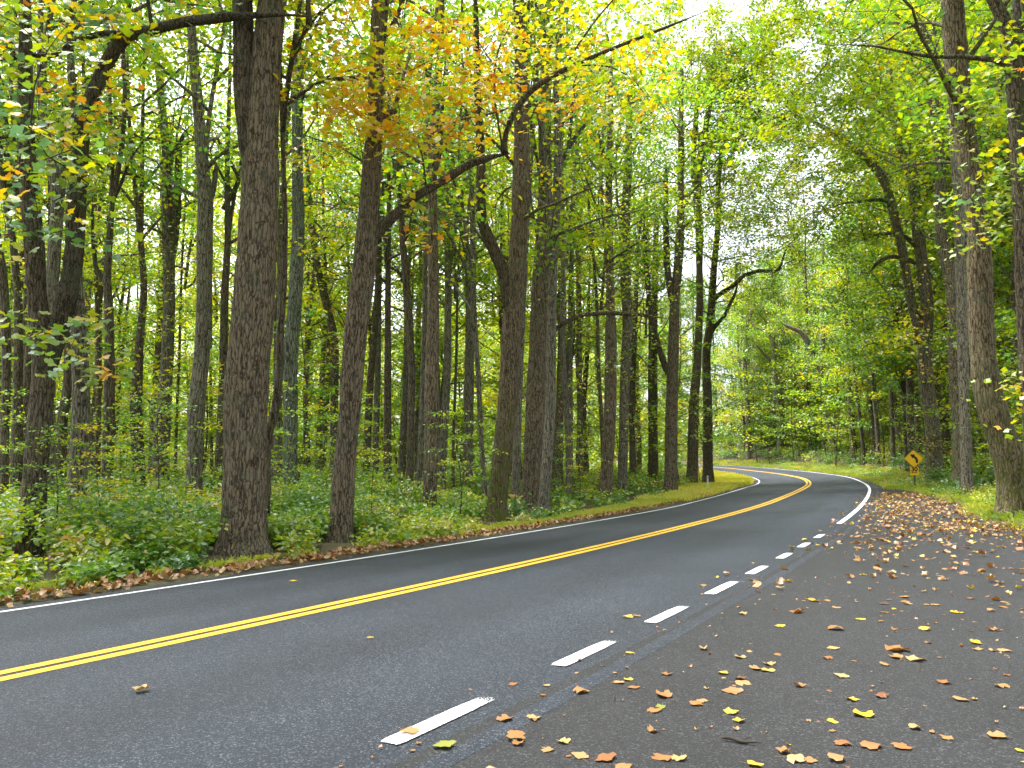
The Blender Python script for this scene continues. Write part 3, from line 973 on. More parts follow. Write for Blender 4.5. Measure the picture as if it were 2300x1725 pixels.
CORNER = T('dark forked trunk cut by the right frame edge at the top', 17.0,
           [(2330, 1180, 44), (2325, 1000, 40), (2305, 800, 32), (2294, 640, 30), (2291, 400, 31), (2286, 260, 33), (2279, 169, 36), (2268, 90, 32), (2252, 45, 28), (2225, 0, 26), (2195, -60, 22)],
           [[(2283, 200, 26), (2287, 100, 25), (2292, 0, 24), (2296, -150, 20)]], bark=DARKB, hero=1)
T('thin trunk behind, right of the massive right-hand trunk, curving slightly', 38.0,
  [(2296, 1075, 18), (2294, 960, 17), (2288, 874, 17), (2280, 760, 16), (2278, 640, 14), (2284, 500, 11)], bark=DARKB)
T('thin far trunk hugging the right side of the massive right-hand trunk', 52.0,
  [(2252, 1050, 14), (2250, 900, 13), (2245, 640, 12), (2240, 480, 10)], bark=GREYB)
# left side
LEFT = T('nearest left trunk, forked at chest of its stem, arm arching across the top', 12.6,
         [(62, 1254, 56), (66, 1225, 51), (77, 1102, 50), (90, 966, 47), (97, 831, 46), (92, 750, 43), (80, 680, 40), (76, 548, 40), (66, 422, 38), (62, 295, 34), (58, 180, 30), (55, 60, 26), (50, -60, 22)],
         [[(98, 850, 34), (112, 800, 38), (130, 745, 39), (148, 690, 37), (162, 590, 37), (175, 464, 34), (181, 380, 32), (188, 270, 32), (215, 211, 29), (245, 148, 28), (272, 105, 27), (295, 88, 25), (338, 80, 22), (422, 59, 21), (527, 53, 21), (612, 51, 18), (680, 53, 16), (702, 58, 10)],
          [(310, 84, 14), (295, 80, 13), (232, 74, 13), (169, 89, 12), (118, 122, 10), (51, 118, 9), (0, 127, 8), (-60, 120, 6)],
          [(348, 76, 9), (343, 60, 8), (338, 0, 7), (336, -60, 5)],
          [(694, 58, 13), (695, 30, 12), (691, -10, 10), (690, -60, 8)],
          [(182, 84, 6), (176, 50, 5), (158, 25, 5), (147, -10, 4)]], bark=DARKB, hero=2)
T('grey-brown trunk right behind the nearest left one, rooted in the shrubs', 17.2,
  [(171, 1200, 42), (172, 1170, 37), (176, 1057, 38), (181, 921, 36), (176, 786, 33), (172, 660, 28), (170, 540, 24), (168, 400, 20), (165, 250, 16)], bark=GREYB, hero=1)
T('grey stem seen between the two arms of the nearest left trunk', 22.0,
  [(108, 1165, 24), (108, 1000, 22), (110, 900, 21), (118, 700, 25), (122, 548, 28), (128, 450, 27), (118, 370, 23), (100, 290, 19), (95, 211, 17), (92, 100, 13)],
  [[(128, 480, 16), (142, 420, 14), (150, 340, 12), (150, 240, 9)]], bark=GREYB)
T('trunk at the far left edge, left stem of a close pair', 28.0, [(36, 1134, 26), (36, 1080, 24), (43, 876, 20), (41, 695, 17), (28, 540, 15), (10, 420, 12)], bark=DARKB)
EDGET = T('trunk at the far left edge, right stem of a close pair', 30.0, [(51, 1128, 23), (52, 1080, 21), (63, 876, 20), (68, 740, 18), (72, 600, 15)], bark=DARKB)
T('slanting stem cut by the left frame edge', 24.0, [(8, 1140, 20), (12, 1000, 18), (14, 800, 18), (6, 640, 20), (-4, 540, 18), (-20, 400, 14)], bark=DARKB)
T('straight dark trunk second right of the nearest left trunk', 30.0,
  [(134, 1128, 28), (136, 1080, 26), (138, 966, 23), (149, 876, 18), (154, 760, 15), (156, 600, 12)], bark=DARKB)
T('thin dark trunk left of the straight dark one', 33.0, [(120, 1118, 17), (120, 1050, 16), (114, 930, 14), (112, 800, 11)], bark=DARKB)
T('dark trunk with a low yellow-leaved sapling before it', 26.0,
  [(240, 1142, 24), (240, 1110, 22), (242, 966, 25), (246, 831, 22), (248, 690, 18), (240, 630, 17), (243, 560, 14), (250, 450, 11), (252, 300, 9)],
  [[(243, 650, 12), (232, 625, 12), (216, 608, 9), (212, 540, 7), (214, 440, 5)]], bark=DARKB)
T('slight stem left of the dark trunk with the yellow sapling', 38.0, [(216, 1108, 14), (217, 1025, 13), (224, 880, 12), (220, 780, 11), (216, 640, 9)], bark=DARKB)
WRAP = T('dark trunk wrapped in hanging green leaves, left of the grey smooth trunk', 30.0,
  [(312, 1130, 30), (312, 1057, 27), (307, 921, 26), (312, 786, 20), (322, 650, 15), (318, 540, 13), (308, 440, 11), (296, 360, 9)], bark=DARKB)
T('dark trunk that divides high up into two pale arms with sky between', 33.0,
  [(358, 1120, 42), (359, 1080, 38), (366, 966, 33), (373, 831, 28), (380, 690, 25), (382, 590, 25), (374, 480, 25), (373, 422, 24), (375, 340, 22), (367, 253, 18), (355, 148, 16), (342, 112, 10), (325, 80, 6)],
  [[(384, 580, 16), (391, 548, 17), (398, 480, 19), (400, 430, 17), (405, 337, 13), (415, 305, 11), (436, 285, 8)]], bark=GREYB, hero=1)
T('smooth grey trunk left of the thickest trunk, with a collar halfway up', 25.0,
  [(435, 1148, 42), (436, 1100, 36), (441, 921, 35), (452, 786, 33), (458, 690, 32), (462, 548, 35), (463, 450, 34), (458, 410, 30), (450, 330, 27), (445, 253, 25), (437, 127, 22), (430, 40, 19)],
  [[(464, 460, 14), (474, 440, 13), (480, 410, 11), (482, 360, 9)]], bark=GREYB, hero=1)
T('slim dark trunk between the smooth grey and the thickest trunk', 32.0,
  [(492, 1126, 26), (493, 1080, 24), (499, 876, 20), (506, 660, 17), (510, 548, 15), (512, 380, 12), (514, 250, 9)],
  [[(500, 470, 10), (520, 440, 10), (535, 400, 10), (520, 370, 9), (500, 340, 8), (470, 280, 5)]], bark=DARKB)

# foliage sprays on the near trees: tree, px box, depth range, clusters, leaves each, tint mean, spread, leaf size, single leaves
SPRAYS = [
    (SIGNT, (1760, 1970, 180, 560), (38.0, 45.0), 120, 38, .40, .08, .24, 0),
    (VERGE2, (1640, 1800, 0, 300), (56.0, 66.0), 70, 70, .40, .07, .31, 0),
    (WRAP, (195, 345, 330, 1010), (27.5, 31.0), 90, 14, .50, .10, .16, 0),
    (WRAP, (330, 450, 560, 1000), (27.5, 31.5), 40, 12, .46, .10, .15, 0),
    (EDGET, (-20, 150, 420, 760), (26.0, 31.0), 60, 13, .46, .11, .16, 0),
    (BENT, (660, 790, 250, 900), (34.0, 41.0), 75, 15, .54, .09, .17, 0),
    (MIDT, (860, 1110, 120, 640), (36.0, 42.0), 110, 15, .50, .08, .17, 0),
    (STOUT, (1240, 1480, 560, 1010), (36.0, 40.0), 80, 14, .46, .09, .17, 0),
    (STOUT, (1300, 1480, 120, 440), (36.0, 42.0), 90, 15, .48, .08, .17, 0),
    (SECOND, (1690, 1980, -70, 330), (30.0, 40.0), 170, 44, .40, .08, .23, 0),
    (VERGE2, (1600, 1790, 120, 520), (58.0, 70.0), 130, 70, .38, .07, .31, 0),
    (LEFT, (-60, 230, -60, 480), (7.6, 9.4), 12, 7, .36, .20, .165, 0),
    (LEFT, (-60, 340, -60, 200), (11.2, 15.4), 95, 9, .40, .24, .165, 190),
    (LEFT, (-60, 260, 180, 560), (10.4, 14.2), 75, 8, .38, .24, .165, 110),
    (LEFT, (330, 740, -70, 50), (12.0, 14.2), 42, 8, .52, .18, .15, 0),
    (LEFT, (120, 290, 230, 400), (10.8, 12.4), 16, 8, .60, .18, .15, 0),
    (LEFT, (-30, 275, 700, 850), (10.5, 12.2), 17, 8, .47, .22, .16, 0),
    (LEAN, (830, 1150, 20, 330), (13.2, 17.0), 175, 9, .69, .12, .15, 200),
    (LEAN, (1130, 1500, -30, 270), (13.4, 17.0), 120, 9, .60, .15, .145, 60),
    (LEAN, (720, 900, 160, 350), (13.0, 15.6), 56, 9, .68, .11, .15, 40),
    (LEAN, (680, 870, -40, 160), (13.0, 15.8), 50, 9, .62, .14, .15, 0),
    (LEAN, (880, 1010, 300, 560), (14.0, 15.4), 14, 8, .66, .12, .14, 0),
    (BIG, (640, 770, 80, 560), (13.2, 16.0), 34, 7, .66, .13, .13, 0),
    (TWIN, (1230, 1560, 410, 560), (23.0, 27.0), 60, 12, .47, .11, .15, 0),
    (TWIN, (1240, 1520, 600, 705), (24.0, 27.0), 42, 12, .44, .10, .15, 0),
    (TWIN, (1180, 1420, -20, 240), (23.0, 27.0), 60, 12, .50, .12, .15, 0),
    (FORK, (1040, 1330, 60, 420), (18.5, 22.0), 45, 9, .52, .14, .15, 0),
    (SECOND, (2030, 2200, 590, 860), (32.5, 36.0), 36, 10, .60, .10, .16, 0),
    (SECOND, (1800, 2180, -40, 260), (31.0, 38.0), 110, 24, .42, .09, .21, 0),
    (SIGNT, (1720, 2060, 20, 560), (38.0, 45.0), 150, 30, .40, .08, .22, 0),
    (SIGNT, (1850, 2090, 540, 800), (40.0, 46.0), 60, 14, .40, .08, .17, 0),
    (SIGNT, (2040, 2150, 980, 1010), (40.5, 42.0), 12, 10, .62, .06, .16, 0),
    (CORNER, (2180, 2360, -40, 420), (15.0, 19.0), 70, 9, .46, .11, .15, 0),
    (HOOK, (2140, 2230, 200, 330), (19.5, 21.0), 10, 8, .36, .08, .15, 0),
    (HOOK, (2090, 2290, 430, 560), (19.0, 21.0), 24, 9, .44, .12, .15, 0),
    (CORNER, (2250, 2340, 820, 1000), (16.0, 18.5), 11, 8, .58, .10, .14, 0),
    (VERGE2, (1585, 1740, 20, 330), (54.0, 62.0), 120, 60, .42, .08, .30, 0),
    (VERGE1, (1400, 1640, -30, 310), (50.0, 60.0), 130, 50, .44, .08, .28, 0),
    (SIGNT, (1640, 1820, 200, 620), (40.0, 48.0), 100, 34, .40, .08, .23, 0),
    (VERGE1, (1480, 1680, 300, 580), (55.0, 61.0), 130, 40, .54, .07, .20, 0),
    (VERGE2, (1560, 1720, 820, 980), (57.0, 61.0), 36, 40, .34, .06, .20, 0),
    (VERGE2, (1580, 1780, 520, 700), (56.0, 62.0), 70, 40, .45, .07, .20, 0),
]


def stem_points(path, D, rs, wob=.0):
    return np.array([[*at(px, py, D), w * D / FPX / 2] for px, py, w in path])


print('trees')
tree_roots = []
tree_limb_pts = []
hero_specs = {3: (144, .05, 46, .22), 2: (96, .06, 34, .2), 1: (40, .12, 22, .25), 0: (14, .3, 12, .4)}
for ti, td in enumerate(TREES):
    rs = np.random.RandomState(1000 + ti)
    D = td['D']
    if ti in (BIG, LEAN, FORK, TWIN, LEFT, HOOK):
        D = float(ground_hit(td['path'][0][0], td['path'][0][1] - 4)[1])      # foot seen on the ground
        print(td['label'][:30], td['D'], D)
        td['ratio'] = D / td['D']
        td['D'] = D
    P = stem_points(td['path'], D, rs)
    bx, by = P[0, 0], P[0, 1]
    gz0 = float(terrain(bx, by)[0])
    # foot: follow the stem down to the ground
    foot_r = P[0, 3]
    if P[0, 2] > gz0 - .1:
        P = np.vstack([[P[0, 0], P[0, 1], gz0 - .25, foot_r * 1.12], P])
    else:
        keep = P[:, 2] > gz0 + .12
        keep[-3:] = True
        first = P[0].copy()
        P = P[keep]
        P = np.vstack([[first[0], first[1], gz0 - .25, max(first[3], P[0, 3] * 1.1)], P])
    # a little depth to the bends
    zz = P[:, 2] - P[0, 2]
    P[:, 1] += .018 * D / 20 * np.sin(zz * .9 + ti) * np.clip(zz, 0, 4)
    # grow on to the top of the tree
    topz = td['top'] * rs.uniform(.92, 1.1) + gz0
    if P[-1, 2] < topz - 1:
        d = unit((P[-1, :3] - P[-2, :3])[None])[0]
        p = P[-1].copy()
        n = max(3, int((topz - p[2]) / 2))
        r0 = p[3]
        ext = []
        for q in range(n):
            d = unit((d * .75 + np.array([rs.normal(0, .06), rs.normal(0, .06), .35]))[None])[0]
            p = p.copy(); p[:3] += d * (topz - P[-1, 2]) / n
            p[3] = r0 + (min(.03, r0) - r0) * (q + 1) / n
            ext.append(p)
        P = np.vstack([P, ext])
    root = link(td['nm'], None, loc=(P[0, 0], P[0, 1], gz0))
    root.empty_display_size = .3
    tag(root, td['label'], 'tree', 'trees along the road')
    org = np.array([P[0, 0], P[0, 1], gz0])
    seg, dz, cells, zl = hero_specs[td['hero']]
    # visible part finely, the rest coarsely
    L = np.linalg.norm(np.diff(P[:, :3], axis=0), axis=1).sum()
    n = int(min(420, max(24, L / dz * (.55 if td['hero'] else 1))))
    Q = resample(P, n)
    hgt = Q[:, 2] - gz0
    flare = 1 + (.14 if td['hero'] else .1) * np.exp(-np.clip(hgt, 0, None) / (.22 if td['hero'] else .3))
    R = Q[:, 3] * flare
    lump = rs.normal(0, .025, n)
    R = R * (1 + smooth(lump, 7) * 2)
    mb = MB()
    rid = None
    if td['hero']:
        amp = {3: .019, 2: .013, 1: .010}[td['hero']]
        rid = ridge_noise(Q[:, :3], R, seg, amp, cells, zl, rs)
        # buttresses at the foot
        a = np.arange(seg) / seg * 2 * math.pi
        rid += (np.exp(-np.clip(hgt, 0, None) / .25) * R * .07)[:, None] * np.sin(a * 5 + ti)[None, :]
    mb.tube(Q[:, :3] - org, R, seg, rid)
    tr = link('trunk', mb.mesh('trunk', M_BARK), root, color=td['bark'])
    pts = [Q[::max(1, n // 40), :3]]
    for lp in td['limbs']:
        LP = stem_points(lp, D, rs)
        t = np.linspace(0, 1, len(LP))
        LP[:, 1] += (rs.uniform(-.05, .03) * D * .5) * t * t       # limbs lean a little towards or away from the road
        LP[1:, :3] += rs.normal(0, .012, (len(LP) - 1, 3))
        nL = max(16, len(LP) * (9 if td['hero'] else 5))
        LQ = resample(LP, nL)
        LQ[:, 3] *= 1 - .75 * sstep(.82, 1, np.linspace(0, 1, nL))
        mb = MB()
        lseg = 24 if td['hero'] >= 2 else 12
        rid = ridge_noise(LQ[:, :3], LQ[:, 3], lseg, .12 * LQ[:, 3].max(), 10, .15, rs)
        mb.tube(LQ[:, :3] - org, np.clip(LQ[:, 3], .006, None), lseg, rid)
        dk = tuple(c * .62 for c in td['bark'][:3]) + (1.0,)
        link('limb', mb.mesh('limb', M_BARK), root, color=dk if LQ[:, 3].max() < .2 else td['bark'])
        pts.append(LQ[::4, :3])
    tree_roots.append((root, org, P, gz0))
    tree_limb_pts.append(np.vstack(pts))
    if td['crown']:
        lim, fol = PROTO_NEAR[ti % 3] if D < 41 else PROTO_HI[ti % len(PROTO_HI)]
        top = P[-1]
        z0 = max(gz0 + 9.5, top[2] - 13.0)
        if D > 60:
            z0 = max(gz0 + 6, top[2] - 14)
        j = int(np.argmin(abs(P[:, 2] - z0)))
        sc = (top[2] + 1 - z0) / 13.0
        cxy = P[j, :2]
        z0 = P[j, 2]
        sc = (top[2] + 1 - z0) / 13.0
        for nm_, dat, colr in (('crown_limbs', lim, td['bark']), ('foliage', fol, (.5 + td['tint'] + rs.uniform(-.06, .08), rs.uniform(.44, .54), 0, 1))):
            o = link(nm_, dat, root, loc=(cxy[0] - org[0], cxy[1] - org[1], z0 - org[2]), color=colr)
            o.rotation_euler = (0, 0, rs.uniform(0, 6.28))
            k = max(.8, sc) if D < 60 else sc
            o.scale = (k * rs.uniform(.9, 1.1), k * rs.uniform(.9, 1.1), sc)
            if nm_ == 'foliage':
                o['kind'] = 'stuff'

print('sprays')
hero_leaf_me = []
for i, tm in enumerate(LOBED):
    hero_leaf_me.append(mesh_np('leaf', tm[0], tm[1], M_HERO, {'tint': np.zeros(len(tm[0]))}, smooth_=False))
for si, (ti, (x0, x1, y0, y1), (D0, D1), ncl, per, tm_, ts_, size, singles) in enumerate(SPRAYS):
    rs = np.random.RandomState(5000 + si)
    root, org, P, gz0 = tree_roots[ti]
    u = rs.uniform(-1, 1, (ncl, 2))
    keep = (np.abs(u) ** 3).sum(1) < 1.35            # rounded outline
    rt = TREES[ti].get('ratio', 1.0)
    D0 *= rt; D1 *= rt; size *= rt ** .5
    C = np.array([at((x0 + x1) / 2 + a * (x1 - x0) / 2, (y0 + y1) / 2 + b * (y1 - y0) / 2, rs.uniform(D0, D1)) for a, b in u[keep]])
    # twigs join the nearest wood, nearest clusters first
    wood = tree_limb_pts[ti].copy()
    mb = MB()
    dist = np.sqrt(((C[:, None] - wood[None]) ** 2).sum(2)).min(1)
    for c in C[np.argsort(dist)]:
        dd = ((wood - c) ** 2).sum(1)
        a = wood[int(dd.argmin())]
        ln = math.sqrt(dd.min())
        if ln < .08:
            continue
        m1 = a * .62 + c * .38 + rs.normal(0, .05, 3) * ln + np.array([0, 0, .06 * ln])
        m2 = a * .28 + c * .72 + rs.normal(0, .04, 3) * ln + np.array([0, 0, .05 * ln])
        r0 = min(.02, .0035 + .006 * ln) if D0 < 29 else min(.05, .007 + .012 * ln)
        tp = resample(np.array([[*a, r0], [*m1, r0 * .8], [*m2, r0 * .6], [*c, .0028]]), 7)
        mb.tube(tp[:, :3] - org, tp[:, 3], 4)
        wood = np.vstack([wood, tp[3:, :3]])
    if mb.n:
        link('twigs', mb.mesh('twigs', M_TWIG), root)['kind'] = 'stuff'
    n = len(C) * per
    spread = np.array([.24, .24, .13]) * (1 if D0 < 22 else 1.5 if D0 < 48 else 1.75)
    LPs = np.repeat(C, per, 0) + rs.normal(0, 1, (n, 3)) * spread
    tint = np.clip(np.repeat(rs.normal(tm_, ts_, len(C)), per) + rs.normal(0, .07, n), 0.02, .97)
    sz = size * rs.uniform(.65, 1.2, n)
    N = unit(np.stack([rs.normal(0, .55, n), rs.normal(-.25, .55, n), np.ones(n)], 1))
    an = rs.uniform(0, 6.283, n)
    Tt = np.stack([np.cos(an), np.sin(an), rs.uniform(-.9, -.1, n)], 1)
    order = rs.permutation(n)
    one = order[:singles]
    rest = order[singles:]
    near = D0 < 22
    for q, tmpl in enumerate(LOBED if near else [KITE]):
        sel = rest[q::4] if near else rest
        V, F = leaf_arrays(LPs[sel] - org, Tt[sel], N[sel], sz[sel], tmpl)
        me = mesh_np('foliage', V, F, M_HERO if near else M_LEAF, {'tint': np.repeat(tint[sel], len(tmpl[0]))}, smooth_=False)
        o = link('foliage', me, root, color=(.5, .5 if D0 < 29 else .37, 0, 1))
        o['kind'] = 'stuff'
    from mathutils import Matrix
    for q in one:
        o = link('leaf', hero_leaf_me[q % 4], root, color=(.5 + tint[q], .5, 0, 1))
        Tn = unit((Tt[q] - N[q] * (Tt[q] @ N[q]))[None])[0]
        B = np.cross(Tn, N[q])
        M3 = Matrix((B, Tn, N[q])).transposed()
        o.matrix_basis = Matrix.Translation(Vector(LPs[q] - org)) @ M3.to_4x4() @ Matrix.Scale(sz[q], 4)

# ---- trees further off, told apart only by where they stand
print('background')
bg_stem = []
for k in range(4):
    rs = np.random.RandomState(60 + k)
    mb = MB()
    z = np.linspace(-.3, 24, 26)
    px_ = np.stack([.22 * np.sin(z * .23 + k * 2) + .1 * np.sin(z * .7), .22 * np.cos(z * .2 + k), z], 1)
    px_[:, :2] -= px_[0, :2]
    mb.tube(px_, np.interp(z, [-.3, .3, 10, 24], [.34, .26, .2, .04]), 10)
    bg_stem.append(mb.mesh('trunk', M_BARK))

placed = [(r[1][0], r[1][1]) for r in tree_roots]
# sky opening over the road: keep crowns out of the strip the road runs through
ZONES = [
    ('tree', 'tree deep in the left wood', 'trees deep in the left wood', (-52, 22), (40, 78), 36, 3.6, -1, 6),
    ('tree', 'slim tree in left wood', 'slim trees among the left trunks', (-30, 20), (30, 58), 34, 2.3, -1, 5),
    ('tree', 'far tree behind left wood', 'far trees behind the left wood', (-95, 20), (80, 135), 46, 5.0, -1, 7),
    ('tree', 'tree on slope beyond bend', 'trees on the slope beyond the bend', (8, 75), (60, 124), 64, 3.6, 1, 8.5),
    ('tree', 'tree in right-hand wood', 'trees in the right-hand wood', (17, 62), (34, 80), 34, 3.0, 1, 6),
    ('tree', 'far tree up the slope', 'far trees up the slope', (-20, 110), (118, 175), 44, 5.0, 1, 8),
]
ANCH = [(10, 'the left frame edge'), (85, 'the nearest left trunk'), (176, 'the grey-brown trunk in shrubs'), (243, 'the trunk with yellow sapling'),
        (310, 'the leaf-wrapped dark trunk'), (366, 'the two-armed pale trunk'), (445, 'the smooth grey trunk'), (552, 'the thickest trunk'),
        (654, 'the pale lichened trunk'), (785, 'the limbed roadside trunk'), (870, 'the first straight slim trunk'), (968, 'the straight brown trunk'),
        (1053, 'the mid-distance twin trunk'), (1135, 'the mossy forked tree'), (1204, 'the tall thick trunk'), (1280, 'the two slim straight trunks'),
        (1368, 'the stout trunk under limb'), (1403, 'the widening grey-brown trunk'), (1509, 'the stout verge trunk'), (1572, 'the pair inside the bend'),
        (1677, 'the leftmost far-bank trunk'), (1748, 'the pale twin trunks'), (1845, 'the bent snag'), (1910, 'the dark far-bank trunk'),
        (1958, 'the left-leaning bank trunk'), (2004, 'the trunk above the sign'), (2055, 'the yellow sign'), (2090, 'the forked trunk beside the sign'), (2153, 'the second trunk past the sign'),
        (2215, 'the massive right-hand trunk'), (2290, 'the right frame edge')]
ORD = ['nearest', 'second', 'third', 'fourth', 'fifth', 'sixth', 'seventh', 'eighth', 'ninth', 'tenth', 'eleventh', 'twelfth', 'thirteenth', 'fourteenth', 'fifteenth', 'sixteenth']


def name_apart(items, short):
    """labels from what each stands beside in view and how far back it is"""
    slots = {}
    for root in items:
        x, y, z = root.location
        px = CXP + FPX * x / y
        k = min(range(len(ANCH)), key=lambda i: abs(ANCH[i][0] - px))
        slots.setdefault((k, px < ANCH[k][0]), []).append((y, root))
    for (k, left), lst in slots.items():
        lst.sort(key=lambda t: t[0])
        for i, (y, root) in enumerate(lst):
            pos = '%s left of' if left else '%s right of'
            root['label'] = ('%s, %s ' % (short, (ORD[i] + ' one') if len(lst) > 1 else 'only one')) + (pos % 'just') + ' ' + ANCH[k][1]


rs = np.random.RandomState(42)
for cat, lab, grp, (xa, xb), (ya, yb), want, sep, side, clear in ZONES:
    got = 0
    batch = []
    for _ in range(6000):
        if got >= want:
            break
        x, y = rs.uniform(xa, xb), rs.uniform(ya, yb)
        if abs(x) / y > .72:
            continue
        s_, d_, _j = sd(x, y)
        if (side < 0 and d_[0] > -DL - clear) or (side > 0 and d_[0] < edge_d(s_)[0] + clear - 3):
            continue
        if min((x - a) ** 2 + (y - b) ** 2 for a, b in placed) < sep * sep:
            continue
        placed.append((x, y)); got += 1
        z = float(terrain(x, y)[0])
        root = link('forest_tree', None, loc=(x, y, z))
        tag(root, lab, cat, grp)
        batch.append(root)
        k = rs.randint(1000)
        hs = rs.uniform(.85, 1.2) * (1.38 if side > 0 else 1.0)
        slim = lab.startswith('slim')
        rsx = rs.uniform(.6, 1.15) * (.5 if slim else 1)
        bk = [BROWN, GREYB, DARKB, DARKB][k % 4]
        o = link('trunk', bg_stem[k % 4], root, color=bk)
        o.rotation_euler = (rs.normal(0, .025), rs.normal(0, .025), rs.uniform(0, 6.28)); o.scale = (rsx, rsx, hs)
        lim, fol = PROTO_NEAR[k % 3] if slim else PROTO_BG[k % len(PROTO_BG)] if side > 0 or y > 82 else PROTO_LEFT[k % 3]
        rz = rs.uniform(0, 6.28)
        w = rs.uniform(.85, 1.15)
        ct = rs.normal(.06 if side < 0 else -.02, .06)
        for nm_, dat, colr in (('crown_limbs', lim, bk), ('foliage', fol, (.5 + ct + .02, rs.uniform(.52, .64) if side < 0 else rs.uniform(.38, .50), 0, 1))):
            o = link(nm_, dat, root, loc=(0, 0, (10.0 if slim else 5.0 if y < 80 else 1.8) * hs), color=colr)
            o.rotation_euler = (0, 0, rz); o.scale = (w, w, hs)
            if nm_ == 'foliage':
                o['kind'] = 'stuff'
    name_apart(batch, lab)
    print(grp, got)

# trees added out of view around the camera; their wide crowns shade the road
rs2 = np.random.RandomState(8)
for x, y, w in ((12.5, 6.5, 1.7), (14, -1, 1.7), (11, -8, 1.7), (16.5, 9.5, 1.6), (-14.5, 3.5, 1.7), (-17, -3.5, 1.7), (-20, -11, 1.6), (-19, 8, 1.6)):
    z = float(terrain(x, y)[0])
    root = link('added_shade_tree', None, loc=(x, y, z))
    tag(root, 'tall tree added out of view, its wide crown shading the road', 'tree', 'shade trees added out of view')
    k = rs2.randint(1000)
    o = link('trunk', bg_stem[k % 4], root, color=DARKB)
    o.scale = (1.2, 1.2, 1.15)
    lim, fol = PROTO_BG[k % len(PROTO_BG)]
    rz = rs2.uniform(0, 6.28)
    for nm_, dat, colr in (('crown_limbs', lim, DARKB), ('foliage', fol, (.5, .5, 0, 1))):
        o = link(nm_, dat, root, loc=(0, 0, 11.0), color=colr)
        o.rotation_euler = (0, 0, rz); o.scale = (w, w, .85)
        if nm_ == 'foliage':
            o['kind'] = 'stuff'

SZONES = [
    ('leafy sapling in left wood', 'saplings in the left wood', (-45, 20), (27, 80), 64, 2.2, -1, 4.0),
    ('low sapling at left roadside', 'saplings in the roadside shrubs', (-14, 9), (14, 25), 9, 1.0, -1, 2.6),
    ('leafy sapling on far bank', 'saplings on the far bank', (8, 80), (55, 110), 70, 2.2, 1, 2.6),
    ('leafy sapling in right wood', 'saplings in the right wood', (12, 50), (24, 62), 40, 2.0, 1, 3.0),
]
for lab, grp, (xa, xb), (ya, yb), want, sep, side, clear in SZONES:
    got = 0
    batch = []
    for _ in range(6000):
        if got >= want:
            break
        x, y = rs.uniform(xa, xb), rs.uniform(ya, yb)
        if abs(x) / y > .70:
            continue
        s_, d_, _j = sd(x, y)
        if (side < 0 and d_[0] > -DL - clear) or (side > 0 and d_[0] < edge_d(s_)[0] + clear):
            continue
        if min((x - a) ** 2 + (y - b) ** 2 for a, b in placed) < sep * sep:
            continue
        placed.append((x, y)); got += 1
        root = link('sapling', None, loc=(x, y, float(terrain(x, y)[0])))
        tag(root, lab, 'sapling', grp)
        batch.append(root)
        k = rs.randint(1000)
        sc = rs.uniform(.7, 1.9) * (1.5 if y > 42 else 1.0) * (.45 if lab.startswith('low') else 1.0)
        rz = rs.uniform(0, 6.28)
        st, fo = PROTO_SAP[k % 5]
        o = link('stem', st, root, color=DARKB); o.rotation_euler = (0, 0, rz); o.scale = (sc,) * 3
        o = link('foliage', fo, root, color=(.5 + rs.normal(0, .07), rs.uniform(.44, .56), 0, 1)); o.rotation_euler = (0, 0, rz); o.scale = (sc,) * 3
        o['kind'] = 'stuff'
    name_apart(batch, lab)
    print(grp, got)
# the two saplings one can single out at the roadside
for lab, px, py, D, sc, tn in (('low sapling with yellow leaves in the shrubs right of the nearest left trunk', 215, 1200, 16.0, .52, .26),
                               ('thin dark-stemmed sapling in shrubs between the limbed tree and forked tree', 1030, 1150, 22.5, .66, .02),
                               ('small sapling with yellow-green sprays right of the tall thick trunk', 1300, 1110, 34.0, .62, .16)):
    p = at(px, py, D)
    root = link('sapling', None, loc=(p[0], p[1], float(terrain(p[0], p[1])[0])))
    tag(root, lab, 'sapling')
    k = int(px) % 5
    o = link('stem', PROTO_SAP[k][0], root, color=DARKB); o.scale = (sc,) * 3
    o = link('foliage', PROTO_SAP[k][1], root, color=(.5 + tn, .52, 0, 1)); o.scale = (sc,) * 3
    o['kind'] = 'stuff'

# ================================================================== UNDERGROWTH, GRASS, LITTER
print('undergrowth')


def scatter(xa, xb, ya, yb, n, test, rs, fan=.74):
    x = rs.uniform(xa, xb, n); y = rs.uniform(ya, yb, n)
    k = np.abs(x) < fan * y + 1.5
    x, y = x[k], y[k]
    s_, d_, _ = sd(x, y)
    k = test(s_, d_, x, y)
    return x[k], y[k], s_[k], d_[k]


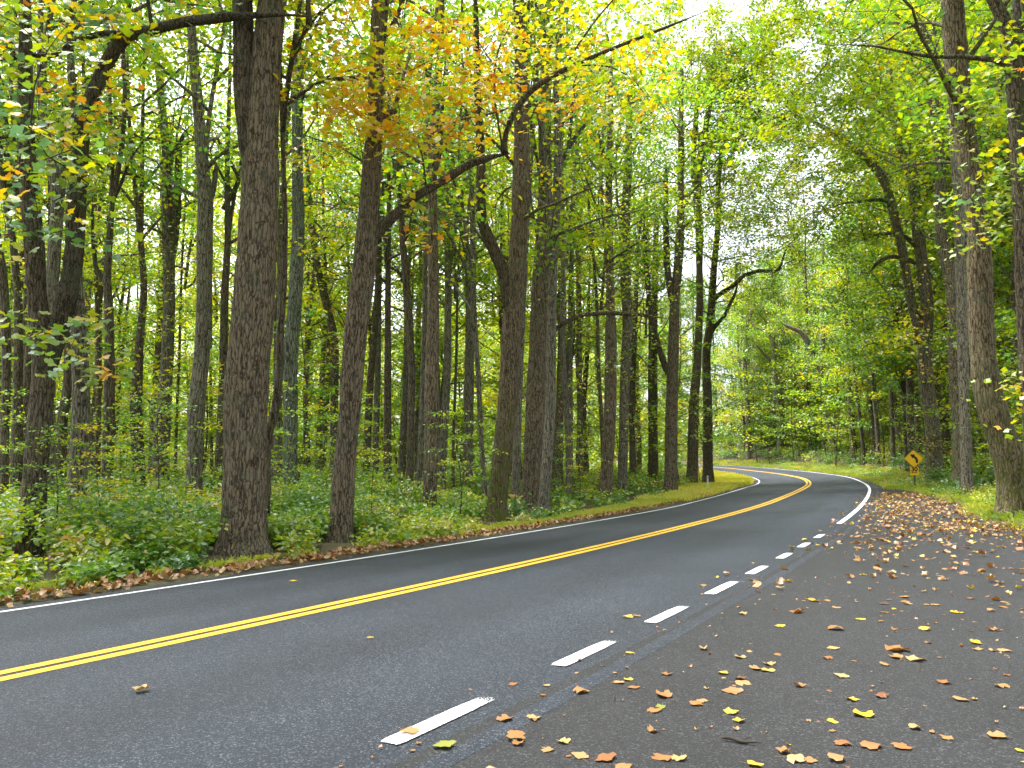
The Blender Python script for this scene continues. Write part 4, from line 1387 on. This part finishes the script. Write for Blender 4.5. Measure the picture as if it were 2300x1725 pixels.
def undergrowth(name, label, spots, hgt, per, leaf, tmpl, rs, tmean, rise=(1.0, 1.0)):
    x, y = spots
    z = terrain(x, y)
    n = len(x)
    h = hgt * rs.uniform(.55, 1.25, n) * (1 + 1.1 * vnoise(x * .35, y * .35) + .7 * vnoise(x * .9, y * .9))
    s__, d__, _ = sd(x, y)
    q__ = np.where(d__ < 0, -d__ - DL - verge_w(s__), d__ - edge_d(s__) - .8)
    h = h * (rise[0] + (1 - rise[0]) * sstep(0, rise[1], q__))
    hue = np.clip(tmean + .8 * vnoise(x * .4 + 5, y * .4) + rs.normal(0, .13, n), 0, 1)
    per_n = np.full(n, per)
    i = np.repeat(np.arange(n), per_n)
    m = len(i)
    # leaves sit on arching shoots fanning out from the root
    nsh = 9
    shoot = rs.randint(0, nsh, m)
    az = (i * 1.7 + shoot * 2.399) + np.repeat(rs.uniform(0, 6.28, n), per_n)
    lean = .25 + .75 * ((shoot * 7 + i * 3) % nsh) / nsh
    t = rs.uniform(.18, 1.0, m) ** .75
    hh = h[i]
    rad = hh * lean * .75 * t ** 1.5
    P = np.stack([x[i] + np.cos(az) * rad, y[i] + np.sin(az) * rad, z[i] + hh * (t - .28 * lean * t * t)], 1)
    P += rs.normal(0, 1, (m, 3)) * np.array([.09, .09, .06]) * (leaf / .08)
    P[:, 2] = np.maximum(P[:, 2], z[i] + .02)
    tint = np.clip(hue[i] + rs.normal(0, .09, m) + (rs.rand(m) < .03) * .45, 0, 1)
    me = leaf_mesh(name, P, leaf * rs.uniform(.6, 1.35, m), tint, tmpl, M_SHRUB, rs, tilt=.6)
    o = link(name, me, color=(.5, .5, 0, 1))
    tag(o, label, 'undergrowth', kind='stuff')
    return o


rs = np.random.RandomState(9)
trunks_xy = np.array([(r[1][0], r[1][1], TREES[i]['path'][0][2] * TREES[i]['D'] / FPX / 2) for i, r in enumerate(tree_roots)])


def off_trunks(x, y):
    D2 = np.sqrt((x[:, None] - trunks_xy[None, :, 0]) ** 2 + (y[:, None] - trunks_xy[None, :, 1]) ** 2) - trunks_xy[None, :, 2]
    ok = D2.min(1) > .12
    # the roadside trunks stand clear: nothing tall grows between them and the road
    for k in (BIG, LEAN, FORK, TWIN, LEFT, HOOK):
        tx, ty, tr_ = trunks_xy[k]
        dist = math.hypot(tx, ty)
        along = (x * tx + y * ty) / dist
        across = np.abs(x * ty - y * tx) / dist
        ok &= ~((across < tr_ + (.2 if k == LEFT else .3)) & (along < dist + .1) & (along > dist - 4.5))
    return ok


def verge_w(s):          # width of grass and litter beside the left edge of the road
    return np.interp(s, [-20, 0, 10, 18, 30, 45, 58, 75, 100, 150], [.85, .9, 1.05, 1.5, 2.3, 3.4, 4.6, 4.6, 3.0, 2.5])


x, y, s_, d_ = scatter(-16, 14, 6, 26, 5200, lambda s, d, x, y: (d < -DL - verge_w(s) - .15) & off_trunks(x, y), rs)
undergrowth('undergrowth', 'dense green shrubs and weeds under the trees along the left roadside', (x, y), 1.1, 86, .112, OVATE, rs, .46, (.22, 3.4))
print('near shrubs', len(x))
k = rs.rand(len(x)) < .10
undergrowth('undergrowth', 'taller yellowing weeds standing out of the left roadside shrubs', (x[k], y[k]), 1.25, 55, .115, OVATE, rs, .60, (.2, 3.2))
k = rs.rand(len(x)) < .05
undergrowth('undergrowth', 'withered brown weeds among the left roadside shrubs', (x[k], y[k]), 1.2, 70, .085, OVATE, rs, .90, (.3, 2.5))
x, y, s_, d_ = scatter(-50, 34, 26, 120, 5600, lambda s, d, x, y: (d < -DL - verge_w(s) - .2) & off_trunks(x, y), rs)
undergrowth('undergrowth', 'low shrub layer deeper in the wood left of the road', (x, y), 1.25, 48, .185, KITE, rs, .45, (.35, 4.0))
print('mid shrubs', len(x))
x, y, s_, d_ = scatter(-30, 75, 14, 160, 10500, lambda s, d, x, y: (d > edge_d(s) + np.where(s > 42, 3.0, 1.6) + .8 * vnoise(x, y)) & (d < edge_d(s) + 22) & off_trunks(x, y), rs)
undergrowth('undergrowth', 'green shrubs covering the bank on the outside of the bend', (x, y), 1.3, 80, .17, KITE, rs, .40, (.45, 4.0))
print('right shrubs', len(x))
x, y, s_, d_ = scatter(8, 50, 12, 105, 9000, lambda s, d, x, y: (d > edge_d(s) + .5 + .9 * vnoise(x * .7, y * .7)) & (d < edge_d(s) + 3.2) & off_trunks(x, y), rs)
undergrowth('undergrowth', 'low weeds with pale leaves along the right verge', (x, y), .38, 34, .085, KITE, rs, .52)
print('weeds', len(x))
x, y, s_, d_ = scatter(-100, 20, 72, 140, 1900, lambda s, d, x, y: (d < -DL - 5) & (rs.rand(len(x)) < .8), rs)
undergrowth('undergrowth', 'far understorey thicket closing the left wood', (x, y), 6.5, 60, .46, KITE, rs, .50)
x, y, s_, d_ = scatter(-10, 110, 90, 165, 1900, lambda s, d, x, y: (d > edge_d(s) + 6), rs)
undergrowth('undergrowth', 'far understorey thicket on the slope beyond the bend', (x, y), 5.5, 60, .44, KITE, rs, .42)

# grass
def band(s0, s1, d0, d1, n, test, rs):
    """points along the road between two arc lengths and two offsets"""
    s_ = rs.uniform(s0, s1, n); d_ = rs.uniform(d0, d1, n)
    P = road_pt(s_, d_)
    k = test(s_, d_, P[:, 0], P[:, 1]) & (np.abs(P[:, 0]) < .74 * P[:, 1] + 1.5)
    return P[k, 0], P[k, 1], s_[k], d_[k]


def grass(name, label, x, y, length, width, rs, tmean, tsd=.12, bright=.5):
    z = terrain(x, y)
    n = len(x)
    az = rs.uniform(0, 6.283, n)
    ln = length * rs.uniform(.5, 1.3, n)
    lean = rs.uniform(.15, .9, n)
    dx, dy = np.cos(az), np.sin(az)
    V = np.empty((n, 4, 3))
    w = width * rs.uniform(.7, 1.3, n)
    V[:, 0] = np.stack([x - dy * w, y + dx * w, z - .01], 1)
    V[:, 1] = np.stack([x + dy * w, y - dx * w, z - .01], 1)
    V[:, 2] = np.stack([x + dx * ln * lean * .35 + dy * w * .7, y + dy * ln * lean * .35 - dx * w * .7, z + ln * .6], 1)
    V[:, 3] = np.stack([x + dx * ln * lean, y + dy * ln * lean, z + ln * (1 - .45 * lean)], 1)
    b = (np.arange(n) * 4)[:, None]
    F = np.concatenate([b + np.array([[0, 1, 2]]), b + np.array([[0, 2, 3]])])
    tint = np.clip(tmean + .35 * vnoise(x * .6, y * .6) + rs.normal(0, tsd, n), 0, 1)
    o = link(name, mesh_np(name, V.reshape(-1, 3), F, M_GRASS, {'tint': np.repeat(tint, 4)}, smooth_=False), color=(.5, bright, 0, 1))
    tag(o, label, 'grass', kind='stuff')


x, y, s_, d_ = band(-8, 36, -DL - 3.6, -DL - .6, 60000, lambda s, d, x, y: (d < -DL - .62 - np.interp(s, [0, 12, 22, 30], [.5, .45, .4, .2])) & (d > -DL - verge_w(s) - .5) & (vnoise(x * 1.1, y * 1.1) > np.interp(s, [0, 10, 20], [.02, -.2, -.6])), rs)
grass('grass', 'narrow strip of yellow-green grass along the left road edge', x, y, .17, .0045, rs, .62)
print('grass l', len(x))
x, y, s_, d_ = band(30, 115, -DL - 5.6, -DL - .5, 42000, lambda s, d, x, y: (d < -DL - .5) & (d > -DL - verge_w(s) - .8), rs)
grass('grass', 'tongue of yellow grass filling the inside of the bend', x, y, .26, .012, rs, .74, bright=.62)
print('grass bend', len(x))
x, y, s_, d_ = band(2, 115, DR + .4, DR + 8, 90000, lambda s, d, x, y: (d > edge_d(s) + .1 + .5 * vnoise(x * .9, y * .9)) & (d < edge_d(s) + np.where(s > 42, 3.4, 2.3)), rs)
grass('grass', 'grass verge on the right between pull-off, road and wooded bank', x, y, .20, .009, rs, .50)
print('grass r', len(x))

# fallen leaves
LIT = [lobed(c, _lr, .07, 1.0) for c in (.25, .5, .8, -.35, 1.1, -.7)]


def litter_stuff(name, label, x, y, z, size, tint, rs, tilt=.3):
    n = len(x)
    Vs, Fs, ts = [], [], []
    off = 0
    for q in range(6):
        sel = np.arange(q, n, 6)
        m = len(sel)
        N = unit(np.stack([rs.normal(0, tilt, m), rs.normal(0, tilt, m), np.ones(m)], 1))
        a = rs.uniform(0, 6.283, m)
        Tt = np.stack([np.cos(a), np.sin(a), np.zeros(m)], 1)
        P = np.stack([x[sel], y[sel], z[sel]], 1)
        V, F = leaf_arrays(P, Tt, N, size[sel], LIT[q])
        Vs.append(V); Fs.append(F + off); off += len(V); ts.append(np.repeat(tint[sel], len(LIT[q][0])))
    o = link(name, mesh_np(name, np.vstack(Vs), np.vstack(Fs), M_LITTER, {'tint': np.concatenate(ts)}, smooth_=False), color=(.5, .5, 0, 1))
    tag(o, label, 'fallen leaves', kind='stuff')


def surf(x, y, s_, d_):
    """top of whatever lies there: asphalt or soil"""
    r = road_pt(s_, d_)[:, 2]
    t = terrain(x, y)
    on = (d_ > -DL - .4) & (d_ < edge_d(s_))
    return np.where(on, r, t)


# band of brown leaves along the left edge
x, y, s_, d_ = band(-9, 36, -DL - 1.5, -DL - .2, 5200, lambda s, d, x, y: (np.abs(d + DL + .86 + .22 * vnoise(x * .8, y * .8)) < np.interp(s, [-10, 0, 12, 25, 35], [.42, .40, .36, .2, .08]) * rs.uniform(.4, 1.15, len(d))), rs)
litter_stuff('leaf_litter', 'drift of orange-brown fallen leaves along the left road edge', x, y, surf(x, y, s_, d_) + rs.uniform(.01, .06, len(x)), .11 * rs.uniform(.6, 1.2, len(x)),
             np.clip(rs.normal(.47, .13, len(x)), .2, 1), rs, .45)
print('litter left', len(x))

# single leaves on the pull-off: those one can point at in the photograph, then more at random
LEAF_PX = [  # px in the last close-up, width, tint
    (1520, 890, 105, .13, 'large bright yellow fallen leaf curled over beside a smaller flat yellow one'),
    (1362, 900, 62, .13, 'flat bright yellow fallen leaf left of the largest yellow leaf'),
    (655, 1052, 100, .52, 'large rust-brown curled leaf at the bottom edge of the picture'),
    (725, 1060, 66, .26, 'pale tan leaf touching the large rust-brown curled leaf'),
    (1800, 512, 55, .12, 'standing yellow leaf in the middle of the pull-off'),
    (2028, 568, 55, .13, 'yellow fallen leaf towards the right side of the pull-off'),
    (1580, 803, 85, .78, 'dark brown crumpled leaf above the largest yellow leaf'),
    (935, 874, 85, .18, 'greenish yellow leaf lying alone with its stalk pointing up'),
    (670, 805, 105, .50, 'orange-brown leaf overlapping a cluster left of centre on the pull-off'),
    (625, 850, 90, .46, 'orange-brown leaf under the cluster left of centre on the pull-off'),
    (650, 835, 70, .02, 'green leaf within the cluster left of centre on the pull-off'),
    (965, 740, 95, .34, 'tan leaf with a long stalk in the middle of the leaf row'),
    (1715, 1015, 88, .48, 'upright rust leaf with a long pale stalk near the bottom right'),
    (1585, 1020, 105, .50, 'folded orange-brown leaf left of the rust leaf with long stalk'),
    (1195, 1035, 66, .42, 'orange leaf near the bottom, right of the black twig'),
    (1310, 1070, 64, .42, 'orange leaf near the bottom edge below the yellow pair'),
    (1010, 1090, 90, .16, 'yellow and tan leaf cut by the bottom edge'),
    (1435, 1078, 92, .40, 'tan folded leaf at the bottom edge right of centre'),
    (595, 955, 72, .40, 'tan-orange leaf left of the black twig'),
    (30, 995, 66, .44, 'orange leaf near the lower end of the nearest dash line'),
    (110, 887, 74, .26, 'cream-coloured curled leaf right of the nearest dash line'),
    (175, 1025, 66, .38, 'tan leaf pair member near the bottom left of the pull-off'),
    (243, 1002, 70, .22, 'mustard leaf beside the tan leaf at the bottom left'),
    (450, 1098, 100, .42, 'orange leaf cut by the bottom edge left of centre'),
    (515, 455, 66, .20, 'upturned yellow-orange leaf lying on the driving lane'),
    (925, 697, 58, .15, 'yellow-orange folded leaf at the head of the leaf row'),
    (480, 740, 76, .32, 'tan leaf between the second dash line and leaf row'),
    (305, 768, 44, .30, 'upright tan leaf below the second dash line'),
    (1075, 682, 84, .22, 'pale yellow leaf right of the yellow-orange folded leaf'),
    (1400, 513, 78, .50, 'rust-brown flat leaf right of the leaf row top'),
    (1750, 945, 70, .34, 'tan-orange leaf above the rust leaf with long stalk'),
    (2055, 972, 100, .38, 'tan leaf with its stalk at the lower right of the pull-off'),
    (1848, 740, 60, .55, 'brown curled leaf at right of the dark crumpled one'),
    (1725, 645, 105, .28, 'long pale folded leaf in the right half of the pull-off'),
    (1435, 718, 92, .30, 'pale tan leaf above the yellow pair'),
    (800, 820, 72, .38, 'tan leaf in the leaf row right of the cluster'),
    (980, 785, 110, .46, 'broad brown leaf heap in the leaf row'),
    (1625, 600, 118, .50, 'long brown leaf lying right of centre'),
    (1260, 760, 62, .50, 'brown leaf right of the leaf row'),
    (1255, 432, 82, .55, 'dark rust leaf heap beyond the leaf row'),
]
lit_me = [mesh_np('fallen_leaf', LIT[q][0], LIT[q][1], M_LITTER, {'tint': np.zeros(len(LIT[q][0]))}, smooth_=False) for q in range(6)]
lit_low = [float(LIT[q][0][:, 2].min()) for q in range(6)]
rs = np.random.RandomState(21)


def put_leaf(x, y, z, size, tint, q, label, group=None):
    o = link('fallen_leaf', lit_me[q], color=(.5 + tint, .5, 0, 1))
    zs = rs.uniform(.15, .6)
    o.location = (x, y, z + .002 - lit_low[q] * size * zs)
    o.rotation_euler = (rs.normal(0, .05), rs.normal(0, .05), rs.uniform(0, 6.283))
    o.scale = (size * rs.uniform(.6, 1.05), size, size * zs)
    tag(o, label, 'leaf', group)


taken = []
for cx, cy, w, tn, lab in LEAF_PX:
    s1, d1 = px_sd(1150 + cx / 1.9235, 1150 + cy / 1.9235)
    p = road_pt(s1, d1)
    dist = math.hypot(p[0], p[1])
    size = min(.20, max(.07, w / 1.9235 / FPX * dist * .78))
    put_leaf(p[0], p[1], p[2], size, tn, rs.randint(6), lab)
    taken.append((p[0], p[1]))
LEAF_ROAD = [(330, 1550, .34, 'single tan leaf lying on the near lane at the lower left'), (653, 1307, .16, 'small yellow leaf on the far lane between white and yellow lines'),
             (830, 1434, .18, 'tiny yellow leaf on the near lane right of the tan leaf'), (905, 1643, .36, 'orange leaf lying on the nearest dash line'),
             (1015, 1679, .03, 'green leaf just beyond the nearest dash line'), (1160, 1667, .46, 'orange-brown leaf pair right of the nearest dash line')]
for px, py, tn, lab in LEAF_ROAD:
    s1, d1 = px_sd(px, py)
    p = road_pt(s1, d1)
    put_leaf(p[0], p[1], p[2] + .010, .11 if 'tiny' not in lab else .06, tn, rs.randint(6), lab)

# the rest of the pull-off
x, y, s_, d_ = scatter(-4, 30, 2.0, 36, 42000, lambda s, d, x, y: (d > DR - .3) & (d < edge_d(s) + .35), rs, .70)
q = (d_ - DR) / np.maximum(edge_d(s_) - DR, .5)
dens = np.clip(.095 + .26 * np.clip(q, 0, 1) ** 1.2 + .85 * sstep(9, 21, y) * sstep(.02, .4, q) + .5 * sstep(.82, 1.0, q), 0, 1) * (1 + 1.2 * vnoise(x * .8, y * .8))
k = (rs.rand(len(x)) < dens)
x, y, s_, d_ = x[k], y[k], s_[k], d_[k]
z = surf(x, y, s_, d_)
dist = np.hypot(x, y)
o_ = np.argsort(dist)
x, y, z, dist = x[o_], y[o_], z[o_], dist[o_]
tn = np.clip(np.where(rs.rand(len(x)) < .12, rs.normal(.15, .03, len(x)), rs.normal(.44, .13, len(x))), 0, .95)
n1 = min(254, len(x))
for i in range(n1):
    t = tn[i]
    kind = 'yellow' if t < .2 else 'tan' if t < .38 else 'orange-brown' if t < .6 else 'dark brown'
    put_leaf(x[i], y[i], z[i], .080 * rs.uniform(.35, 1.25), t, rs.randint(6), 'small %s fallen leaf among the scatter on the pull-off asphalt' % kind, 'small %s leaves on the pull-off' % kind)
litter_stuff('leaf_litter', 'thick scatter of brown fallen leaves over the far part of the pull-off', x[n1:], y[n1:], z[n1:] + rs.uniform(.006, .022, len(x) - n1), .09 * rs.uniform(.5, 1.25, len(x) - n1), tn[n1:], rs, .3)
print('pull-off leaves', len(x))
# crumbs and torn scraps between them
x, y, s_, d_ = scatter(-3, 12, 2.2, 17, 2600, lambda s, d, x, y: (d > DR - .2) & (d < edge_d(s)) & (vnoise(x * 1.3, y * 1.3) > -.12), rs, .70)
litter_stuff('leaf_litter', 'crumbs and torn scraps of leaves on the near pull-off', x, y, surf(x, y, s_, d_) + .004, rs.uniform(.008, .032, len(x)), np.clip(rs.normal(.50, .16, len(x)), .1, 1), rs, .2)

# black twig on the asphalt
s1, d1 = px_sd(1150 + 905 / 1.9235, 1150 + 986 / 1.9235); pa = road_pt(s1, d1, .012)
s1, d1 = px_sd(1150 + 1075 / 1.9235, 1150 + 1012 / 1.9235); pb = road_pt(s1, d1, .012)
mb = MB()
tw = np.array([pa * (1 - t) + pb * t + np.array([0, .004 * math.sin(t * 7), .004 * math.sin(t * 9)]) for t in np.linspace(0, 1, 9)])
mb.tube(tw - pa, np.interp(np.linspace(0, 1, 9), [0, .1, .6, 1], [.004, .009, .008, .003]), 7)
mb.tube(np.array([tw[4], tw[4] + np.array([.03, .02, .008]), tw[4] + np.array([.06, .03, .012])]) - pa, [.004, .003, .0015], 5)
o = link('twig', mb.mesh('twig', M_TWIG), loc=pa)
tag(o, 'short black twig lying on the pull-off near the bottom of the picture', 'twig')

# ================================================================== SIGN AND POSTS
M_SIGN = simple_mat('sign_yellow', (.95, .56, .012), .38, .5, nscale=6, namp=.05)
M_BLACK = simple_mat('sign_black', (.012, .010, .010), .5, .4)
M_STEEL = simple_mat('weathered_post', (.11, .095, .075), .8, .3, nscale=20)
M_POSTW = simple_mat('white_post', (.62, .63, .60), .6, .4, nscale=9, namp=.18)
M_BACK = simple_mat('sign_aluminium', (.35, .36, .36), .4, .5, .8)
from mathutils import Matrix as MX


def prism(pts, y0, y1):
    """flat outline in x,z between y0 (front) and y1"""
    n = len(pts)
    V = np.array([(x, y0, z) for x, z in pts] + [(x, y1, z) for x, z in pts])
    F = [tuple(range(n)), tuple(range(2 * n - 1, n - 1, -1))] + [(i, i + n, (i + 1) % n + n, (i + 1) % n) for i in range(n)]
    return V, F


def pmesh(name, pts, y0, y1, mat):
    V, F = prism(pts, y0, y1)
    me = bpy.data.meshes.new(name)
    me.from_pydata([tuple(v) for v in V], [], F)
    me.materials.append(mat)
    me.update()
    return me


def rounded(w, h, r, n=5, rot=0):
    pts = []
    for cx, cz, a0 in ((w - r, h - r, 0), (-w + r, h - r, 90), (-w + r, -h + r, 180), (w - r, -h + r, 270)):
        for i in range(n):
            a = math.radians(a0 + 90 * i / (n - 1))
            pts.append((cx + r * math.cos(a), cz + r * math.sin(a)))
    if rot:
        c, s = math.cos(rot), math.sin(rot)
        pts = [(x * c - z * s, x * s + z * c) for x, z in pts]
    return pts[::-1]


SD = 40.0
foot = at(2055.5, 1087, SD)
gz = float(terrain(foot[0], foot[1])[0])
pxm = SD / FPX
root = link('warning_sign', None, loc=(foot[0], foot[1], gz))
root.rotation_euler = (0, 0, math.radians(-14))
tag(root, 'yellow diamond left-curve warning sign with a 30 plate at the right roadside', 'sign')
zc = at(2055.5, 1030.0, SD)[2] - gz
zp = at(2055.5, 1057.8, SD)[2] - gz
half = 20.5 * pxm / math.sqrt(2)
link('post', pmesh('post', rounded(.045, (zc + .3 + .4) / 2, .01), .004, .05, M_STEEL), root, loc=(0, 0, (zc + .3 - .4) / 2))
dm = link('diamond_panel', pmesh('diamond_panel', rounded(half, half, .05, 5, math.pi / 4), -.004, .003, M_SIGN), root, loc=(0, 0, zc))
for u0, u1 in ((.955, .925),):
    outer_ = rounded(half * u0, half * u0, .045, 5, math.pi / 4); inner_ = rounded(half * u1, half * u1, .042, 5, math.pi / 4)
    n = len(outer_)
    V = [(x, -.0065, z) for x, z in outer_] + [(x, -.0065, z) for x, z in inner_]
    me = bpy.data.meshes.new('border'); me.from_pydata(V, [], [(i, (i + 1) % n, (i + 1) % n + n, i + n) for i in range(n)]); me.materials.append(M_BLACK)
    link('border', me, dm)
# arrow: from the close-up, centre (965,635), scale 12.76 crop px per px
ar = [(1012, 752), (1010, 690), (995, 640), (955, 606), (932, 622), (866, 518), (1000, 518), (985, 560), (1030, 590), (1062, 640), (1072, 690), (1070, 752), (1040, 764)]
ar = [((x - 965) / 12.76 * pxm, -(y - 635) / 12.76 * pxm) for x, y in ar]
link('arrow', pmesh('arrow', ar[::-1], -.0085, -.0045, M_BLACK), dm)
pw, ph = 8.6 * pxm, 9.6 * pxm
pl = link('speed_plate', pmesh('speed_plate', rounded(pw, ph, .03), -.004, .003, M_SIGN), root, loc=(0, 0, zp))


def text(body, size, loc, parent, bold):
    cu = bpy.data.curves.new('lettering', 'FONT')
    cu.body = body; cu.size = size; cu.align_x = 'CENTER'; cu.align_y = 'CENTER'; cu.extrude = .001; cu.offset = bold
    cu.materials.append(M_BLACK)
    tmp = bpy.data.objects.new('tmp', cu)
    COL.objects.link(tmp)
    bpy.context.view_layer.update()
    me = bpy.data.meshes.new_from_object(tmp.evaluated_get(bpy.context.evaluated_depsgraph_get()))
    bpy.data.objects.remove(tmp)
    o = link('lettering', me, parent, loc=loc)
    o.rotation_euler = (math.pi / 2, 0, 0)
    return o


text('30', .30, (0, -.0065, .075), pl, .012)
text('M.P.H.', .105, (0, -.0065, -.085), pl, .004)

for lab, px, ytop, ybot, D, wpx in (('white roadside marker post standing in yellow grass inside the bend', 1590, 1068, 1095, 51.0, 3.6),
                                    ('small pale marker post on the far side of the bend', 1748.5, 1044, 1053, 96.0, 3.0)):
    p = at(px, ybot, D)
    g = float(terrain(p[0], p[1])[0])
    top = at(px, ytop, D)[2]
    w = wpx * D / FPX / 2
    root = link('marker_post', None, loc=(p[0], p[1], g))
    tag(root, lab, 'post')
    H = top - g
    link('post', pmesh('post', [(-w, -.3), (w, -.3), (w, H - .03), (w * .5, H), (-w * .5, H), (-w, H - .03)][::-1], -.02, .03, M_POSTW), root)
    link('reflector', pmesh('reflector', [(-w * .7, H - .18), (w * .7, H - .18), (w * .7, H - .08), (-w * .7, H - .08)][::-1], -.026, -.0202, M_BACK), root)

print('objects', len(bpy.data.objects), 'tris', sum(len(m.loops) - 2 * len(m.polygons) for m in bpy.data.meshes))
